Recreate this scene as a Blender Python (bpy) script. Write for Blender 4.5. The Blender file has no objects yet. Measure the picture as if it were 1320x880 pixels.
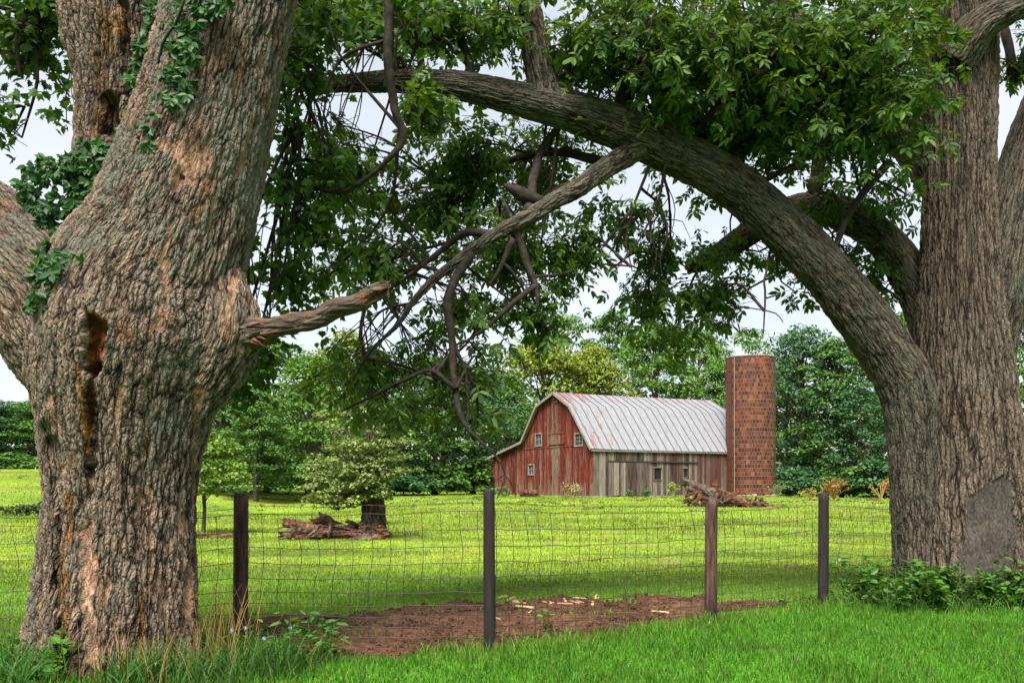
import bpy, math, random
import numpy as np
from mathutils import Vector, Matrix, Euler

SC = bpy.context.scene
COL = SC.collection
R = math.radians
rng = np.random.default_rng(7)
random.seed(7)

# ------------------------------------------------------------------ camera, sky, sun, exposure
EYE, HOR, F = 1.4, 628.0, 1320 * 35 / 36
cam_d = bpy.data.cameras.new('camera'); cam = bpy.data.objects.new('camera', cam_d); COL.objects.link(cam)
cam.location = (0, 0, EYE); cam.rotation_euler = (R(90), 0, 0)
cam_d.lens = 35; cam_d.sensor_width = 36; cam_d.sensor_fit = 'HORIZONTAL'
cam_d.shift_y = (HOR - 440) / 1320
cam_d.clip_end = 2000; cam_d.clip_start = 0.05
SC.camera = cam

SUN_EL, SUN_AZ = 57, 196          # azimuth measured from +Y towards +X
sd = Vector((math.sin(R(SUN_AZ)) * math.cos(R(SUN_EL)), math.cos(R(SUN_AZ)) * math.cos(R(SUN_EL)), math.sin(R(SUN_EL))))
sun_d = bpy.data.lights.new('sun', 'SUN'); sun = bpy.data.objects.new('sun', sun_d); COL.objects.link(sun)
sun.rotation_euler = sd.to_track_quat('Z', 'Y').to_euler()
sun_d.energy = 1.5; sun_d.angle = R(32); sun_d.color = (1.0, 0.95, 0.87)

world = bpy.data.worlds.new('World'); SC.world = world; world.use_nodes = True
wn = world.node_tree; wn.nodes.clear()
w_out = wn.nodes.new('ShaderNodeOutputWorld'); w_bg = wn.nodes.new('ShaderNodeBackground')
w_sky = wn.nodes.new('ShaderNodeTexSky'); w_sky.sky_type = 'NISHITA'; w_sky.sun_disc = False
w_sky.sun_elevation = R(SUN_EL); w_sky.sun_rotation = R(SUN_AZ)
w_tc = wn.nodes.new('ShaderNodeTexCoord'); w_map = wn.nodes.new('ShaderNodeMapping'); w_map.inputs['Scale'].default_value = (1, 1, 3.2)
w_no = wn.nodes.new('ShaderNodeTexNoise'); w_no.inputs['Scale'].default_value = 2.6; w_no.inputs['Detail'].default_value = 6
w_r = wn.nodes.new('ShaderNodeValToRGB'); w_r.color_ramp.elements[0].position = 0.36; w_r.color_ramp.elements[1].position = 0.66
w_r.color_ramp.elements[0].color = (0.84, 0.87, 0.92, 1); w_r.color_ramp.elements[1].color = (1.06, 1.06, 1.07, 1)
w_mx = wn.nodes.new('ShaderNodeMix'); w_mx.data_type = 'RGBA'; w_mx.inputs[0].default_value = 0.93
L = wn.links.new
L(w_tc.outputs['Generated'], w_map.inputs[0]); L(w_map.outputs[0], w_no.inputs['Vector']); L(w_no.outputs['Fac'], w_r.inputs[0])
L(w_sky.outputs[0], w_mx.inputs[6]); L(w_r.outputs[0], w_mx.inputs[7]); L(w_mx.outputs[2], w_bg.inputs['Color'])
w_bg.inputs['Strength'].default_value = 0.1; L(w_bg.outputs[0], w_out.inputs[0])
SC.view_settings.view_transform = 'Standard'; SC.view_settings.look = 'None'
SC.view_settings.gamma = 1.0; SC.view_settings.exposure = 3.05
SC.view_settings.use_curve_mapping = False
SC.render.engine = 'CYCLES'
SC.cycles.max_bounces = 6; SC.cycles.diffuse_bounces = 3; SC.cycles.transmission_bounces = 3; SC.cycles.glossy_bounces = 2
SC.cycles.use_denoising = True

# ------------------------------------------------------------------ numeric helpers
def P(px, py, y):                      # a point seen at photo pixel (px,py), y metres away
    return np.array([(px - 660) / F * y, y, EYE - (py - HOR) / F * y])
def PX(v):                             # back to photo pixels
    v = np.asarray(v); return 660 + v[..., 0] / v[..., 1] * F, HOR + (EYE - v[..., 2]) / v[..., 1] * F
def sm(a, b, x):
    t = np.clip((x - a) / (b - a), 0, 1); return t * t * (3 - 2 * t)
def hash3(i, j, k, s):
    n = (i * 374761393 + j * 668265263 + k * 2147483647 + s * 974711) & 0xffffffff
    n = ((n ^ (n >> 13)) * 1274126177) & 0xffffffff
    n = ((n ^ (n >> 16)) * 2246822519) & 0xffffffff
    return ((n ^ (n >> 15)) & 0xffffff) / float(0xffffff)
def noise(p, s=0):
    p = np.asarray(p, float); i = np.floor(p).astype(np.int64); f = p - i; f = f * f * (3 - 2 * f); o = 0
    for a in (0, 1):
        for b in (0, 1):
            for c in (0, 1):
                w = (f[..., 0] if a else 1 - f[..., 0]) * (f[..., 1] if b else 1 - f[..., 1]) * (f[..., 2] if c else 1 - f[..., 2])
                o = o + w * hash3(i[..., 0] + a, i[..., 1] + b, i[..., 2] + c, s)
    return o
def fbm(p, s=0, o=4):
    p = np.asarray(p, float); r = 0; a = 0.5
    for k in range(o): r = r + a * noise(p * 2 ** k, s + k); a *= 0.5
    return r / (1 - 0.5 ** o)
def xyz(x, y, z=0): return np.stack(np.broadcast_arrays(x, y, z), -1)

def G(x, y):                           # height of the ground
    x = np.asarray(x, float); y = np.asarray(y, float)
    z = 0.0116 * np.clip(y - 14, 0, 64) + 0.0016 * np.clip(y - 85, 0, 60)
    z = z + 2.5 * sm(-13, -46, x) * sm(35, 105, y)
    z = z - 0.85 * np.exp(-((x + 14) / 7.5) ** 2 - ((y - 62) / 15) ** 2)
    z = z - 0.5 * sm(14, 32, x) * sm(55, 95, y)
    z = z + 0.05 * (fbm(xyz(x * .35, y * .35), 3, 3) - .5) * sm(6, 20, y) + 0.16 * (fbm(xyz(x * .08, y * .08), 9, 2) - .5) * sm(14, 40, y)
    return z

# ------------------------------------------------------------------ mesh builders
class MB:                              # collects pieces, links them as one mesh object
    def __init__(s): s.v = []; s.f = {3: [], 4: []}; s.m = {3: [], 4: []}; s.n = 0; s.at = {}; s.poly = []
    def add(s, V, Fs, mi=0, **at):
        V = np.asarray(V, float).reshape(-1, 3); n = len(V)
        for k in (3, 4):
            q = [f for f in Fs if len(f) == k] if not isinstance(Fs, np.ndarray) else (Fs if Fs.shape[1] == k else [])
            if len(q):
                q = np.asarray(q, np.int64) + s.n; s.f[k].append(q); s.m[k].append(np.full(len(q), mi, np.int32))
        if not isinstance(Fs, np.ndarray):
            for f in Fs:
                if len(f) > 4: s.poly.append(([i + s.n for i in f], mi))
        for a, val in at.items(): s.at.setdefault(a, []).append((s.n, np.broadcast_to(np.asarray(val, float), (n, np.asarray(val).shape[-1]))))
        s.v.append(V); s.n += n
    def box(s, c, d, mi=0, M=None, **at):
        c = np.asarray(c, float); h = np.asarray(d, float) / 2
        V = np.array([[x, y, z] for x in (-1, 1) for y in (-1, 1) for z in (-1, 1)]) * h
        if M is not None: V = V @ np.asarray(M).T
        s.add(V + c, [(0, 1, 3, 2), (4, 6, 7, 5), (0, 4, 5, 1), (2, 3, 7, 6), (0, 2, 6, 4), (1, 5, 7, 3)], mi, **at)
    def prism(s, poly, vec, mi=0):
        p = np.asarray(poly, float); n = len(p); V = np.vstack([p, p + np.asarray(vec, float)])
        Fs = [tuple(range(n)), tuple(range(2 * n - 1, n - 1, -1))] + [(i, i + n, (i + 1) % n + n, (i + 1) % n) for i in range(n)]
        s.add(V, Fs, mi)
    def tube(s, pts, rad, n=6, mi=0, cap=True, **at):
        V, Fs = tube_np(np.asarray(pts, float), np.broadcast_to(np.asarray(rad, float), (len(pts),)), n)
        if cap:
            k = len(pts); V = np.vstack([V, pts[0], pts[-1]]); a = len(V) - 2
            Fs = list(map(tuple, Fs)) + [(a, (j + 1) % n, j) for j in range(n)] + [(a + 1, (k - 1) * n + j, (k - 1) * n + (j + 1) % n) for j in range(n)]
        s.add(V, Fs, mi, **at)
    def build(s, name, mats, parent=None, smooth=False, **props):
        V = np.vstack(s.v); me = bpy.data.meshes.new(name)
        t = np.vstack(s.f[3]) if s.f[3] else np.zeros((0, 3), np.int64); q = np.vstack(s.f[4]) if s.f[4] else np.zeros((0, 4), np.int64)
        pl = [np.array(p) for p, _ in s.poly]
        loops = np.concatenate([t.ravel(), q.ravel()] + pl).astype(np.int32)
        cnt = np.concatenate([np.full(len(t), 3), np.full(len(q), 4), np.array([len(p) for p in pl], int)]).astype(np.int32)
        mi = np.concatenate((s.m[3] or [np.zeros(0, np.int32)]) + (s.m[4] or [np.zeros(0, np.int32)]) + [np.array([m for _, m in s.poly], np.int32)])
        me.vertices.add(len(V)); me.vertices.foreach_set('co', V.astype(np.float32).ravel())
        me.loops.add(len(loops)); me.loops.foreach_set('vertex_index', loops)
        me.polygons.add(len(cnt)); st = np.concatenate([[0], np.cumsum(cnt)[:-1]]).astype(np.int32)
        me.polygons.foreach_set('loop_start', st); me.polygons.foreach_set('material_index', mi.astype(np.int32))
        me.polygons.foreach_set('use_smooth', np.full(len(cnt), smooth))
        for a, lst in s.at.items():
            k = lst[0][1].shape[-1]; A = np.zeros((len(V), k), np.float32)
            for o, val in lst: A[o:o + len(val)] = val
            if k == 3: me.attributes.new(a, 'FLOAT_VECTOR', 'POINT').data.foreach_set('vector', A.ravel())
            else: me.attributes.new(a, 'FLOAT_COLOR', 'POINT').data.foreach_set('color', A.ravel())
        me.update(calc_edges=True); me.validate()
        for m in (mats if isinstance(mats, (list, tuple)) else [mats]): me.materials.append(m)
        o = bpy.data.objects.new(name, me); COL.objects.link(o)
        if parent: o.parent = parent
        for a, b in props.items(): o[a] = b
        return o

def frames(p):
    t = np.gradient(p, axis=0); t /= np.linalg.norm(t, axis=1)[:, None] + 1e-9
    ref = np.array([1.0, 0, 0]) if abs(t[0][0]) < .8 else np.array([0, 0, 1.0])
    u = np.zeros_like(p); x = ref
    for i in range(len(p)):
        x = x - t[i] * x.dot(t[i]); x = x / (np.linalg.norm(x) + 1e-9); u[i] = x
    return t, u, np.cross(t, u)
def tube_np(p, r, n):
    t, u, w = frames(p); th = np.arange(n) * 2 * np.pi / n
    V = p[:, None] + r[:, None, None] * (np.cos(th)[None, :, None] * u[:, None] + np.sin(th)[None, :, None] * w[:, None])
    return V.reshape(-1, 3), ringfaces(len(p), n)
def ringfaces(k, n):
    i = np.arange(k - 1)[:, None] * n; j = np.arange(n)[None]; j2 = (j + 1) % n
    return np.stack([i + j, i + j2, i + n + j2, i + n + j], -1).reshape(-1, 4)
def spline(pts, step):                  # Catmull-Rom through points (any number of columns), resampled
    p = np.asarray(pts, float); q = np.vstack([2 * p[0] - p[1], p, 2 * p[-1] - p[-2]]); out = []
    for i in range(1, len(q) - 2):
        L_ = np.linalg.norm((q[i + 1] - q[i])[:3]); n = max(2, int(L_ / step)); t = np.linspace(0, 1, n, endpoint=False)[:, None]
        a, b, c, d = q[i - 1], q[i], q[i + 1], q[i + 2]
        out.append(.5 * (2 * b + (c - a) * t + (2 * a - 5 * b + 4 * c - d) * t ** 2 + (3 * b - a - 3 * c + d) * t ** 3))
    return np.vstack(out + [q[-2:-1]])
def empty(name, loc, label=None, cat=None, group=None, rz=0):
    o = bpy.data.objects.new(name, None); COL.objects.link(o); o.location = tuple(map(float, loc)); o.rotation_euler = (0, 0, rz); o.empty_display_size = .2
    return tag(o, label, cat, group)
def tag(o, label=None, cat=None, group=None, kind=None):
    if label: o['label'] = label
    if cat: o['category'] = cat
    if group: o['group'] = group
    if kind: o['kind'] = kind
    return o
def keep(o, root):                      # parent a mesh built in world space under an unrotated root
    o.parent = root; o.location = -root.location; return o
def copy_tree(o, parent=None):
    c = o.copy(); COL.objects.link(c); c.parent = parent
    for ch in list(o.children): copy_tree(ch, c)
    return c
def basis(d, up):                       # rotation matrices: x = d, z close to up
    d = d / (np.linalg.norm(d, axis=-1, keepdims=True) + 1e-9)
    y = np.cross(up, d); y /= np.linalg.norm(y, axis=-1, keepdims=True) + 1e-9
    return np.stack([d, y, np.cross(d, y)], -1)
def scatter(mb, pv, pf, pos, M, sc, mi=0, **at):     # copies of a small shape
    N, k = len(pos), len(pv)
    V = np.einsum('nij,kj->nki', M, pv) * np.asarray(sc).reshape(-1, 1, 1) + pos[:, None]
    Fa = (np.asarray(pf)[None] + (np.arange(N) * k)[:, None, None]).reshape(-1, len(pf[0]))
    mb.add(V, Fa, mi, **{a: np.repeat(v, k, 0) for a, v in at.items()})

# ------------------------------------------------------------------ material helpers
class NT:
    def __init__(s, name, disp=False):
        s.m = bpy.data.materials.new(name); s.m.use_nodes = True; s.t = s.m.node_tree; s.t.nodes.clear()
        s.out = s.t.nodes.new('ShaderNodeOutputMaterial')
        if disp: s.m.displacement_method = 'BOTH'
    def n(s, typ, **kw):
        nd = s.t.nodes.new('ShaderNode' + typ)
        for k, v in kw.items():
            if k.startswith('_'): setattr(nd, k[1:], v)
        for k, v in kw.items():
            if k.startswith('_'): continue
            key = int(k[1:]) if k[0] == 'i' and k[1:].isdigit() else k.replace('__', ' ')
            s.put(nd.inputs[key], v)
        return nd
    def put(s, sock, v):
        if isinstance(v, bpy.types.NodeSocket): s.t.links.new(v, sock)
        elif hasattr(v, 'outputs'): s.t.links.new(v.outputs[0], sock)
        else: sock.default_value = v
    def math(s, op, a, b=0.0, clamp=False):
        nd = s.n('Math', _operation=op, _use_clamp=clamp); s.put(nd.inputs[0], a); s.put(nd.inputs[1], b); return nd.outputs[0]
    def mix(s, f, a, b, mode='MIX'):
        nd = s.n('Mix', _data_type='RGBA', _blend_type=mode); s.put(nd.inputs[0], f)
        for i, c in ((6, a), (7, b)): s.put(nd.inputs[i], tuple(c) + (1,) if isinstance(c, tuple) and len(c) == 3 else c)
        return nd.outputs[2]
    def ramp(s, f, *st, interp='LINEAR'):
        nd = s.n('ValToRGB'); s.put(nd.inputs[0], f); e = nd.color_ramp.elements; nd.color_ramp.interpolation = interp
        while len(e) < len(st): e.new(0.5)
        for el, (p, c) in zip(e, st): el.position = p; el.color = (c, c, c, 1) if not isinstance(c, tuple) else c + (1,)
        return nd.outputs[0]
    def noise(s, vec, scale, detail=4, rough=.55, dist=0):
        return s.n('TexNoise', Vector=vec, Scale=scale, Detail=detail, Roughness=rough, Distortion=dist).outputs[0]
    def map(s, vec, scale=(1, 1, 1), loc=(0, 0, 0)): return s.n('Mapping', Vector=vec, Scale=scale, Location=loc).outputs[0]
    def attr(s, name): return s.n('Attribute', _attribute_name=name)
    def bump(s, h, st=.5, d=.02): return s.n('Bump', Height=h, Strength=st, Distance=d).outputs[0]
    def surf(s, col, rough=.8, nrm=None, spec=.3, metal=0):
        b = s.n('BsdfPrincipled'); s.put(b.inputs['Base Color'], tuple(col) + (1,) if isinstance(col, tuple) else col)
        s.put(b.inputs['Roughness'], rough); s.put(b.inputs['Specular IOR Level'], spec); s.put(b.inputs['Metallic'], metal)
        if nrm is not None: s.put(b.inputs['Normal'], nrm)
        s.t.links.new(b.outputs[0], s.out.inputs[0]); return s.m
    def leafy(s, col, trans=.4, tcol=None, rough=.5, spec=.25):
        b = s.n('BsdfPrincipled'); s.put(b.inputs['Base Color'], col); s.put(b.inputs['Roughness'], rough); s.put(b.inputs['Specular IOR Level'], spec)
        t = s.n('BsdfTranslucent'); s.put(t.inputs[0], tcol or col)
        x = s.n('MixShader'); x.inputs[0].default_value = trans; s.t.links.new(b.outputs[0], x.inputs[1]); s.t.links.new(t.outputs[0], x.inputs[2])
        s.t.links.new(x.outputs[0], s.out.inputs[0]); return s.m

def leaf_mat(name, dark, mid, light, trans=.4, tint=(1.25, 1.2, .6), big=1.2):
    t = NT(name); g = t.n('NewGeometry'); oi = t.n('ObjectInfo'); tc = t.n('TexCoord')
    f = t.math('ADD', t.math('MULTIPLY', g.outputs['Random Per Island'], .6), t.math('MULTIPLY', t.noise(tc.outputs['Object'], big, 2), .45))
    c = t.ramp(f, (.1, dark), (.5, mid), (.95, light))
    tc_ = t.mix(1.0, c, tint, 'MULTIPLY')
    return t.leafy(c, trans, tc_)

def bark_mat(name, cell, zs, depth, dark, mid, light, lichen=(.17, .2, .14), lich=.5, marks=True, bare=((.1, .05, .028), (.29, .175, .115), (.42, .3, .22)), flecks=0):
    t = NT(name, True); bk = t.attr('bk').outputs['Vector']
    w = t.n('VectorMath', _operation='SCALE'); t.put(w.inputs[0], t.n('TexNoise', Vector=bk, Scale=5.0, Detail=4).outputs[1]); w.inputs[3].default_value = .055
    v = t.n('VectorMath', _operation='ADD'); t.put(v.inputs[0], bk); t.put(v.inputs[1], w)
    v1 = t.map(v.outputs[0], (1, 1, zs)); v2 = t.map(v.outputs[0], (1, 1, zs * 1.5), (3, 1, 2))
    e1 = t.ramp(t.n('TexVoronoi', _feature='DISTANCE_TO_EDGE', Vector=v1, Scale=cell, Randomness=1).outputs['Distance'], (0.0, 0.0), (.12, .5), (.36, 1.0))
    e2 = t.ramp(t.n('TexVoronoi', _feature='DISTANCE_TO_EDGE', Vector=v2, Scale=cell * 2.1).outputs['Distance'], (0.0, 0.0), (.2, 1.0))
    e0 = t.ramp(t.n('TexVoronoi', _feature='DISTANCE_TO_EDGE', Vector=t.map(v.outputs[0], (1, 1, zs * .45), (7, 2, 1)), Scale=cell * .42).outputs['Distance'], (0.0, 0.0), (.1, .6), (.3, 1.0))
    fine = t.noise(t.map(bk, (1, 1, .45)), 42, 5, .65)
    mid_n = t.noise(t.map(bk, (1, 1, .4)), 9, 4)
    crk = t.ramp(t.n('TexVoronoi', _feature='DISTANCE_TO_EDGE', Vector=t.map(v.outputs[0], (1, 1, zs * 2.2), (1, 5, 4)), Scale=cell * 3.1).outputs['Distance'], (0.0, .25), (.1, 1.0))
    h = t.math('ADD', t.math('ADD', t.math('ADD', t.math('MULTIPLY', e1, .36), t.math('MULTIPLY', e0, .22)), t.math('MULTIPLY', e2, .16)), t.math('ADD', t.math('MULTIPLY', fine, .26), t.math('MULTIPLY', mid_n, .26)))
    c = t.ramp(h, (.3, dark), (.52, mid), (.72, light), (.95, tuple(min(1, q * 1.5) for q in light)))
    c = t.mix(1.0, c, t.mix(crk, (.4, .38, .36), (1.12, 1.12, 1.12)), 'MULTIPLY')
    fl = t.noise(t.map(bk, (1, 1, .5)), 70, 3, .6)
    c = t.mix(t.ramp(fl, (.56, 0.0), (.68, .7)), c, t.mix(1.0, c, (1.9, 1.85, 1.75), 'MULTIPLY'))
    big = t.noise(bk, 1.6, 4, .6)
    c = t.mix(t.ramp(big, (.35, .0), (.7, .55)), c, t.mix(1.0, c, (1.2, 1.0, .84), 'MULTIPLY'))
    ln = t.math('MULTIPLY', t.ramp(t.math('ADD', t.math('MULTIPLY', t.noise(bk, 2.6, 4, .6), .55), t.math('MULTIPLY', t.noise(bk, 17, 5, .7), .5)), (.5, 0.0), (.6, 1.0)), t.ramp(h, (.3, .15), (.6, 1.0)))
    if marks:
        mk = t.attr('mark'); sp = t.n('SeparateColor', Color=mk.outputs['Color'])
        br = t.noise(t.map(bk, (1, 1, .35)), 11, 6, .7)
        def gate(ch): return t.ramp(t.math('ADD', t.math('MULTIPLY', ch, .6), t.math('MULTIPLY', t.math('SUBTRACT', br, .5), 1.3)), (.36, 0.0), (.52, 1.0))
        lich_f = t.math('MULTIPLY', ln, t.math('ADD', mk.outputs['Alpha'], lich * .5), True)
        c = t.mix(lich_f, c, lichen)
        if flecks:
            fk = t.ramp(t.math('ADD', t.math('MULTIPLY', t.noise(t.map(bk, (1, 1, .22), (4, 9, 2)), 6.5, 6, .7), .7), t.math('MULTIPLY', t.noise(bk, 1.4, 2), .3)), (.56, 0.0), (.62, .75)); c = t.mix(fk, c, t.ramp(fine, (.35, (.07, .03, .014)), (.55, (.2, .105, .06)), (.75, (.3, .2, .14))))
        gb, gr, gs = gate(sp.outputs[0]), gate(sp.outputs[1]), gate(sp.outputs[2])
        c = t.mix(gb, c, t.ramp(t.math('ADD', t.math('MULTIPLY', fine, .6), t.math('MULTIPLY', mid_n, .5)), (.38, bare[0]), (.58, bare[1]), (.78, bare[2])))
        c = t.mix(t.math('MULTIPLY', gs, .75), c, t.ramp(h, (.35, (.012, .006, .002)), (.6, (.08, .036, .008)), (.85, (.2, .095, .02))))
        c = t.mix(gr, c, t.ramp(mid_n, (.36, (.008, .005, .004)), (.5, (.1, .03, .008)), (.66, (.4, .13, .025))))
        h = t.math('MULTIPLY', h, t.math('SUBTRACT', 1.0, t.math('MULTIPLY', gb, .55)))
    else:
        c = t.mix(t.math('MULTIPLY', ln, lich), c, lichen)
    d = t.n('Displacement', Height=h, Midlevel=.6, Scale=depth); t.t.links.new(d.outputs[0], t.out.inputs['Displacement'])
    return t.surf(c, .9, None, .15)

def plain_wood(name, a, b, c_, grain=(6, 6, .8), sc=6, rough=.85):
    t = NT(name); tc = t.n('TexCoord').outputs['Object']; n1 = t.noise(t.map(tc, grain), sc, 6, .65); n2 = t.noise(tc, 2.2, 3)
    c = t.ramp(t.math('ADD', t.math('MULTIPLY', n1, .7), t.math('MULTIPLY', n2, .4)), (.35, a), (.55, b), (.75, c_))
    return t.surf(c, rough, t.bump(n1, .7, .02), .15)

def grass_mat(name, trans=.35):
    t = NT(name); a = t.attr('gc').outputs['Color']
    return t.leafy(a, trans, t.mix(1.0, a, (1.15, 1.1, .6), 'MULTIPLY'), .55, .2)

M_grass = grass_mat('grass_blades')
M_bark_old = bark_mat('old_scaly_bark', 24, .2, .065, (.004, .0028, .002), (.043, .031, .0235), (.122, .093, .072), (.105, .105, .08), .2, flecks=1)
M_bark_ridge = bark_mat('ridged_bark', 21, .11, .075, (.0022, .0016, .0013), (.027, .0205, .015), (.085, .067, .052), (.055, .06, .042), .15, bare=((.02, .016, .014), (.055, .046, .04), (.095, .082, .07)))
M_bark_limb = bark_mat('limb_bark', 30, .13, .04, (.0022, .0018, .0015), (.024, .0195, .0148), (.075, .064, .05), (.06, .07, .05), .45)
M_bark_thin = plain_wood('twig_bark', (.008, .006, .0045), (.026, .02, .016), (.062, .051, .042), (1, 1, 1), 14)
M_bark_far = plain_wood('far_bark', (.02, .015, .012), (.06, .047, .037), (.12, .1, .08), (1, 1, .3), 5)
M_rot = plain_wood('rotten_wood', (.012, .006, .004), (.07, .03, .017), (.21, .11, .06), (1, 1, 1), 7)
M_greylog = plain_wood('grey_dead_wood', (.012, .009, .007), (.065, .046, .034), (.19, .145, .11), (1, 1, 1), 7)
M_hick = leaf_mat('hickory_leaf', (.018, .05, .012), (.052, .118, .02), (.125, .195, .03), .45, (1.7, 1.4, .4))
M_maple = leaf_mat('maple_leaf', (.018, .055, .012), (.04, .1, .018), (.09, .16, .025), .45, (1.6, 1.4, .4))
M_ivy = leaf_mat('vine_leaf', (.008, .03, .008), (.022, .07, .016), (.06, .14, .03), .25, (1.3, 1.2, .5), 4)
M_weed = leaf_mat('weed_leaf', (.025, .09, .012), (.05, .14, .018), (.1, .2, .03), .35, (1.3, 1.2, .5), 4)

# ------------------------------------------------------------------ ground
def soil_mask(x, y):                    # 1 on the bare soil behind the fence
    px, py = 660 + x / y * F, HOR + (EYE - 0) / y * F
    n = (fbm(xyz(x * 1.6, y * 1.6), 21, 4) - .5)
    far = np.interp(px, [300, 400, 480, 640, 760, 900, 1040], [806, 793, 784, 777, 771, 770, 778])
    near = np.interp(px, [300, 400, 480, 640, 760, 900, 1040], [822, 854, 848, 833, 822, 795, 779])
    return sm(-3, 5, py - far + n * 26) * sm(-3, 5, near - py + n * 20) * sm(300, 350, px + n * 60) * sm(1050, 1000, px + n * 60)
def lawn_side(x, y):                    # >0 on the mown lawn in front of the fence
    return np.interp(x, [-8, -3.6, -2.48, -.19, 2.08, 3.65, 5.6, 9], [8.0, 8.75, 9.0, 8.35, 10.3, 11.55, 12.7, 13.5]) - y
def grass_col(x, y, seed=0):
    n1 = fbm(xyz(x * .5, y * .5), 31 + seed, 3); n2 = fbm(xyz(x * .13, y * .13), 41, 3); n3 = fbm(xyz(x * 2.1, y * 1.5), 51, 3)
    lawn = sm(-.2, .5, lawn_side(x, y)); lush_shade = sm(17, 12, y + (n2 - .5) * 7) * .8
    a = np.array([.17, .24, .024]); b = np.array([.105, .18, .02]); straw = np.array([.22, .19, .06])
    f = np.clip((n1 - .5) * 2.2 + (n3 - .5) * 1.6 + (n2 - .5) * 1.6 + .42, 0, 1)[..., None]; c = a * (1 - f) + b * f
    s = (sm(.58, .74, n3) * .5 * sm(10, 20, y))[..., None]; c = c * (1 - s) + straw * s
    stq = fbm(xyz(x * .22, y * .9 + .15 * x), 91, 4); c = c * (.74 + .42 * sm(.3, .62, stq))[..., None]
    g = np.array([.085, .175, .018]) * (.8 + .5 * n3[..., None]); c = c * (1 - lush_shade[..., None]) + g * lush_shade[..., None]  # greener, longer near grass, with the tree's shade also put into its colour
    l = np.array([.058, .165, .012]) * (.75 + .55 * n3[..., None]); c = c * (1 - lawn[..., None]) + l * lawn[..., None]
    return c
def nonuni(lo, hi, fine_lo, fine_hi, step, g=1.07):
    m = list(np.arange(fine_lo, fine_hi, step)); s = step; v = m[-1]
    while v < hi: s *= g; v += s; m.append(v)
    s = step; v = m[0]
    while v > lo: s *= g; v -= s; m.insert(0, v)
    return np.array(m)
gx = nonuni(-700, 700, -8, 9, .12); gy = nonuni(-60, 900, 5, 20, .12)
GX, GY = np.meshgrid(gx, gy); Vg = xyz(GX, GY, G(GX, GY)).reshape(-1, 3)
ny, nx = GX.shape; ii = (np.arange(ny - 1)[:, None] * nx + np.arange(nx - 1)[None])
Fg = np.stack([ii, ii + 1, ii + nx + 1, ii + nx], -1).reshape(-1, 4)
gcol = grass_col(GX.ravel(), np.maximum(GY.ravel(), 1)) * .95
mb = MB(); mb.add(Vg, Fg, gc=np.c_[gcol, np.ones(len(gcol))])
t = NT('field_ground'); ob = t.n('TexCoord').outputs['Object']
nz = t.noise(t.map(ob, (1, 1, 1)), 3.5, 8, .7); nz2 = t.noise(t.map(ob, (.6, 1.4, 1)), .8, 6, .65)
c = t.mix(1.0, t.attr('gc').outputs['Color'], t.ramp(nz, (.32, .6), (.62, 1.15)), 'MULTIPLY')
nz3 = t.noise(t.map(ob, (.35, 1.3, 1), (5, 3, 0)), 1.1, 7, .7)
c = t.mix(t.ramp(nz2, (.5, 0.0), (.72, .6)), c, t.mix(1.0, c, (1.3, 1.1, 1.0), 'MULTIPLY'))
c = t.mix(t.ramp(nz3, (.54, 0.0), (.68, .75)), c, t.mix(1.0, c, (.45, .6, .6), 'MULTIPLY'))
M_ground = t.surf(c, .95, t.bump(nz, .5, .06), .05)
tag(mb.build('field', M_ground, smooth=True), kind='structure')

# bare soil sheet with clods
sx, sy = np.meshgrid(np.arange(-3.2, 4.6, .035), np.arange(7.9, 13.3, .035)); mk = soil_mask(sx, sy)
sz = G(sx, sy) - .03 + .05 * np.clip(mk * 1.3, 0, 1) + mk * (.05 * (fbm(xyz(sx * 3, sy * 3), 5, 4) - .5) + .03 * (np.abs(fbm(xyz(sx * 9, sy * 9), 6, 3) - .5)))
nyy, nxx = sx.shape; ii = (np.arange(nyy - 1)[:, None] * nxx + np.arange(nxx - 1)[None]); Fs_ = np.stack([ii, ii + 1, ii + nxx + 1, ii + nxx], -1).reshape(-1, 4)
Fs_ = Fs_[(mk.ravel()[Fs_] > .02).all(1)]
mb = MB(); mb.add(xyz(sx, sy, sz).reshape(-1, 3), Fs_)
cp = np.c_[rng.uniform(-3, 4.3, 11000), rng.uniform(8, 13, 11000)]; cp = cp[soil_mask(cp[:, 0], cp[:, 1]) > .5]
oct_v = np.array([[1, 0, 0], [-1, 0, 0], [0, 1, 0], [0, -1, 0], [0, 0, .7], [0, 0, -.7]]); oct_f = np.array([(0, 2, 4), (2, 1, 4), (1, 3, 4), (3, 0, 4), (2, 0, 5), (1, 2, 5), (3, 1, 5), (0, 3, 5)])
N = len(cp); scatter(mb, oct_v, oct_f, np.c_[cp, G(cp[:, 0], cp[:, 1]) + .025], basis(rng.normal(size=(N, 3)), rng.normal(size=(N, 3))), rng.exponential(.009, N) + .005)
t = NT('bare_soil'); ob = t.n('TexCoord').outputs['Object']; nz = t.noise(ob, 9, 8, .7); n2 = t.noise(ob, 1.3, 4)
c = t.ramp(t.math('ADD', t.math('MULTIPLY', nz, .7), t.math('MULTIPLY', n2, .35)), (.36, (.014, .007, .004)), (.52, (.065, .031, .018)), (.68, (.14, .073, .043)), (.8, (.16, .1, .06)))
tag(mb.build('bare_soil', t.surf(c, .95, t.bump(nz, 1, .03), .1)), kind='structure')

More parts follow.
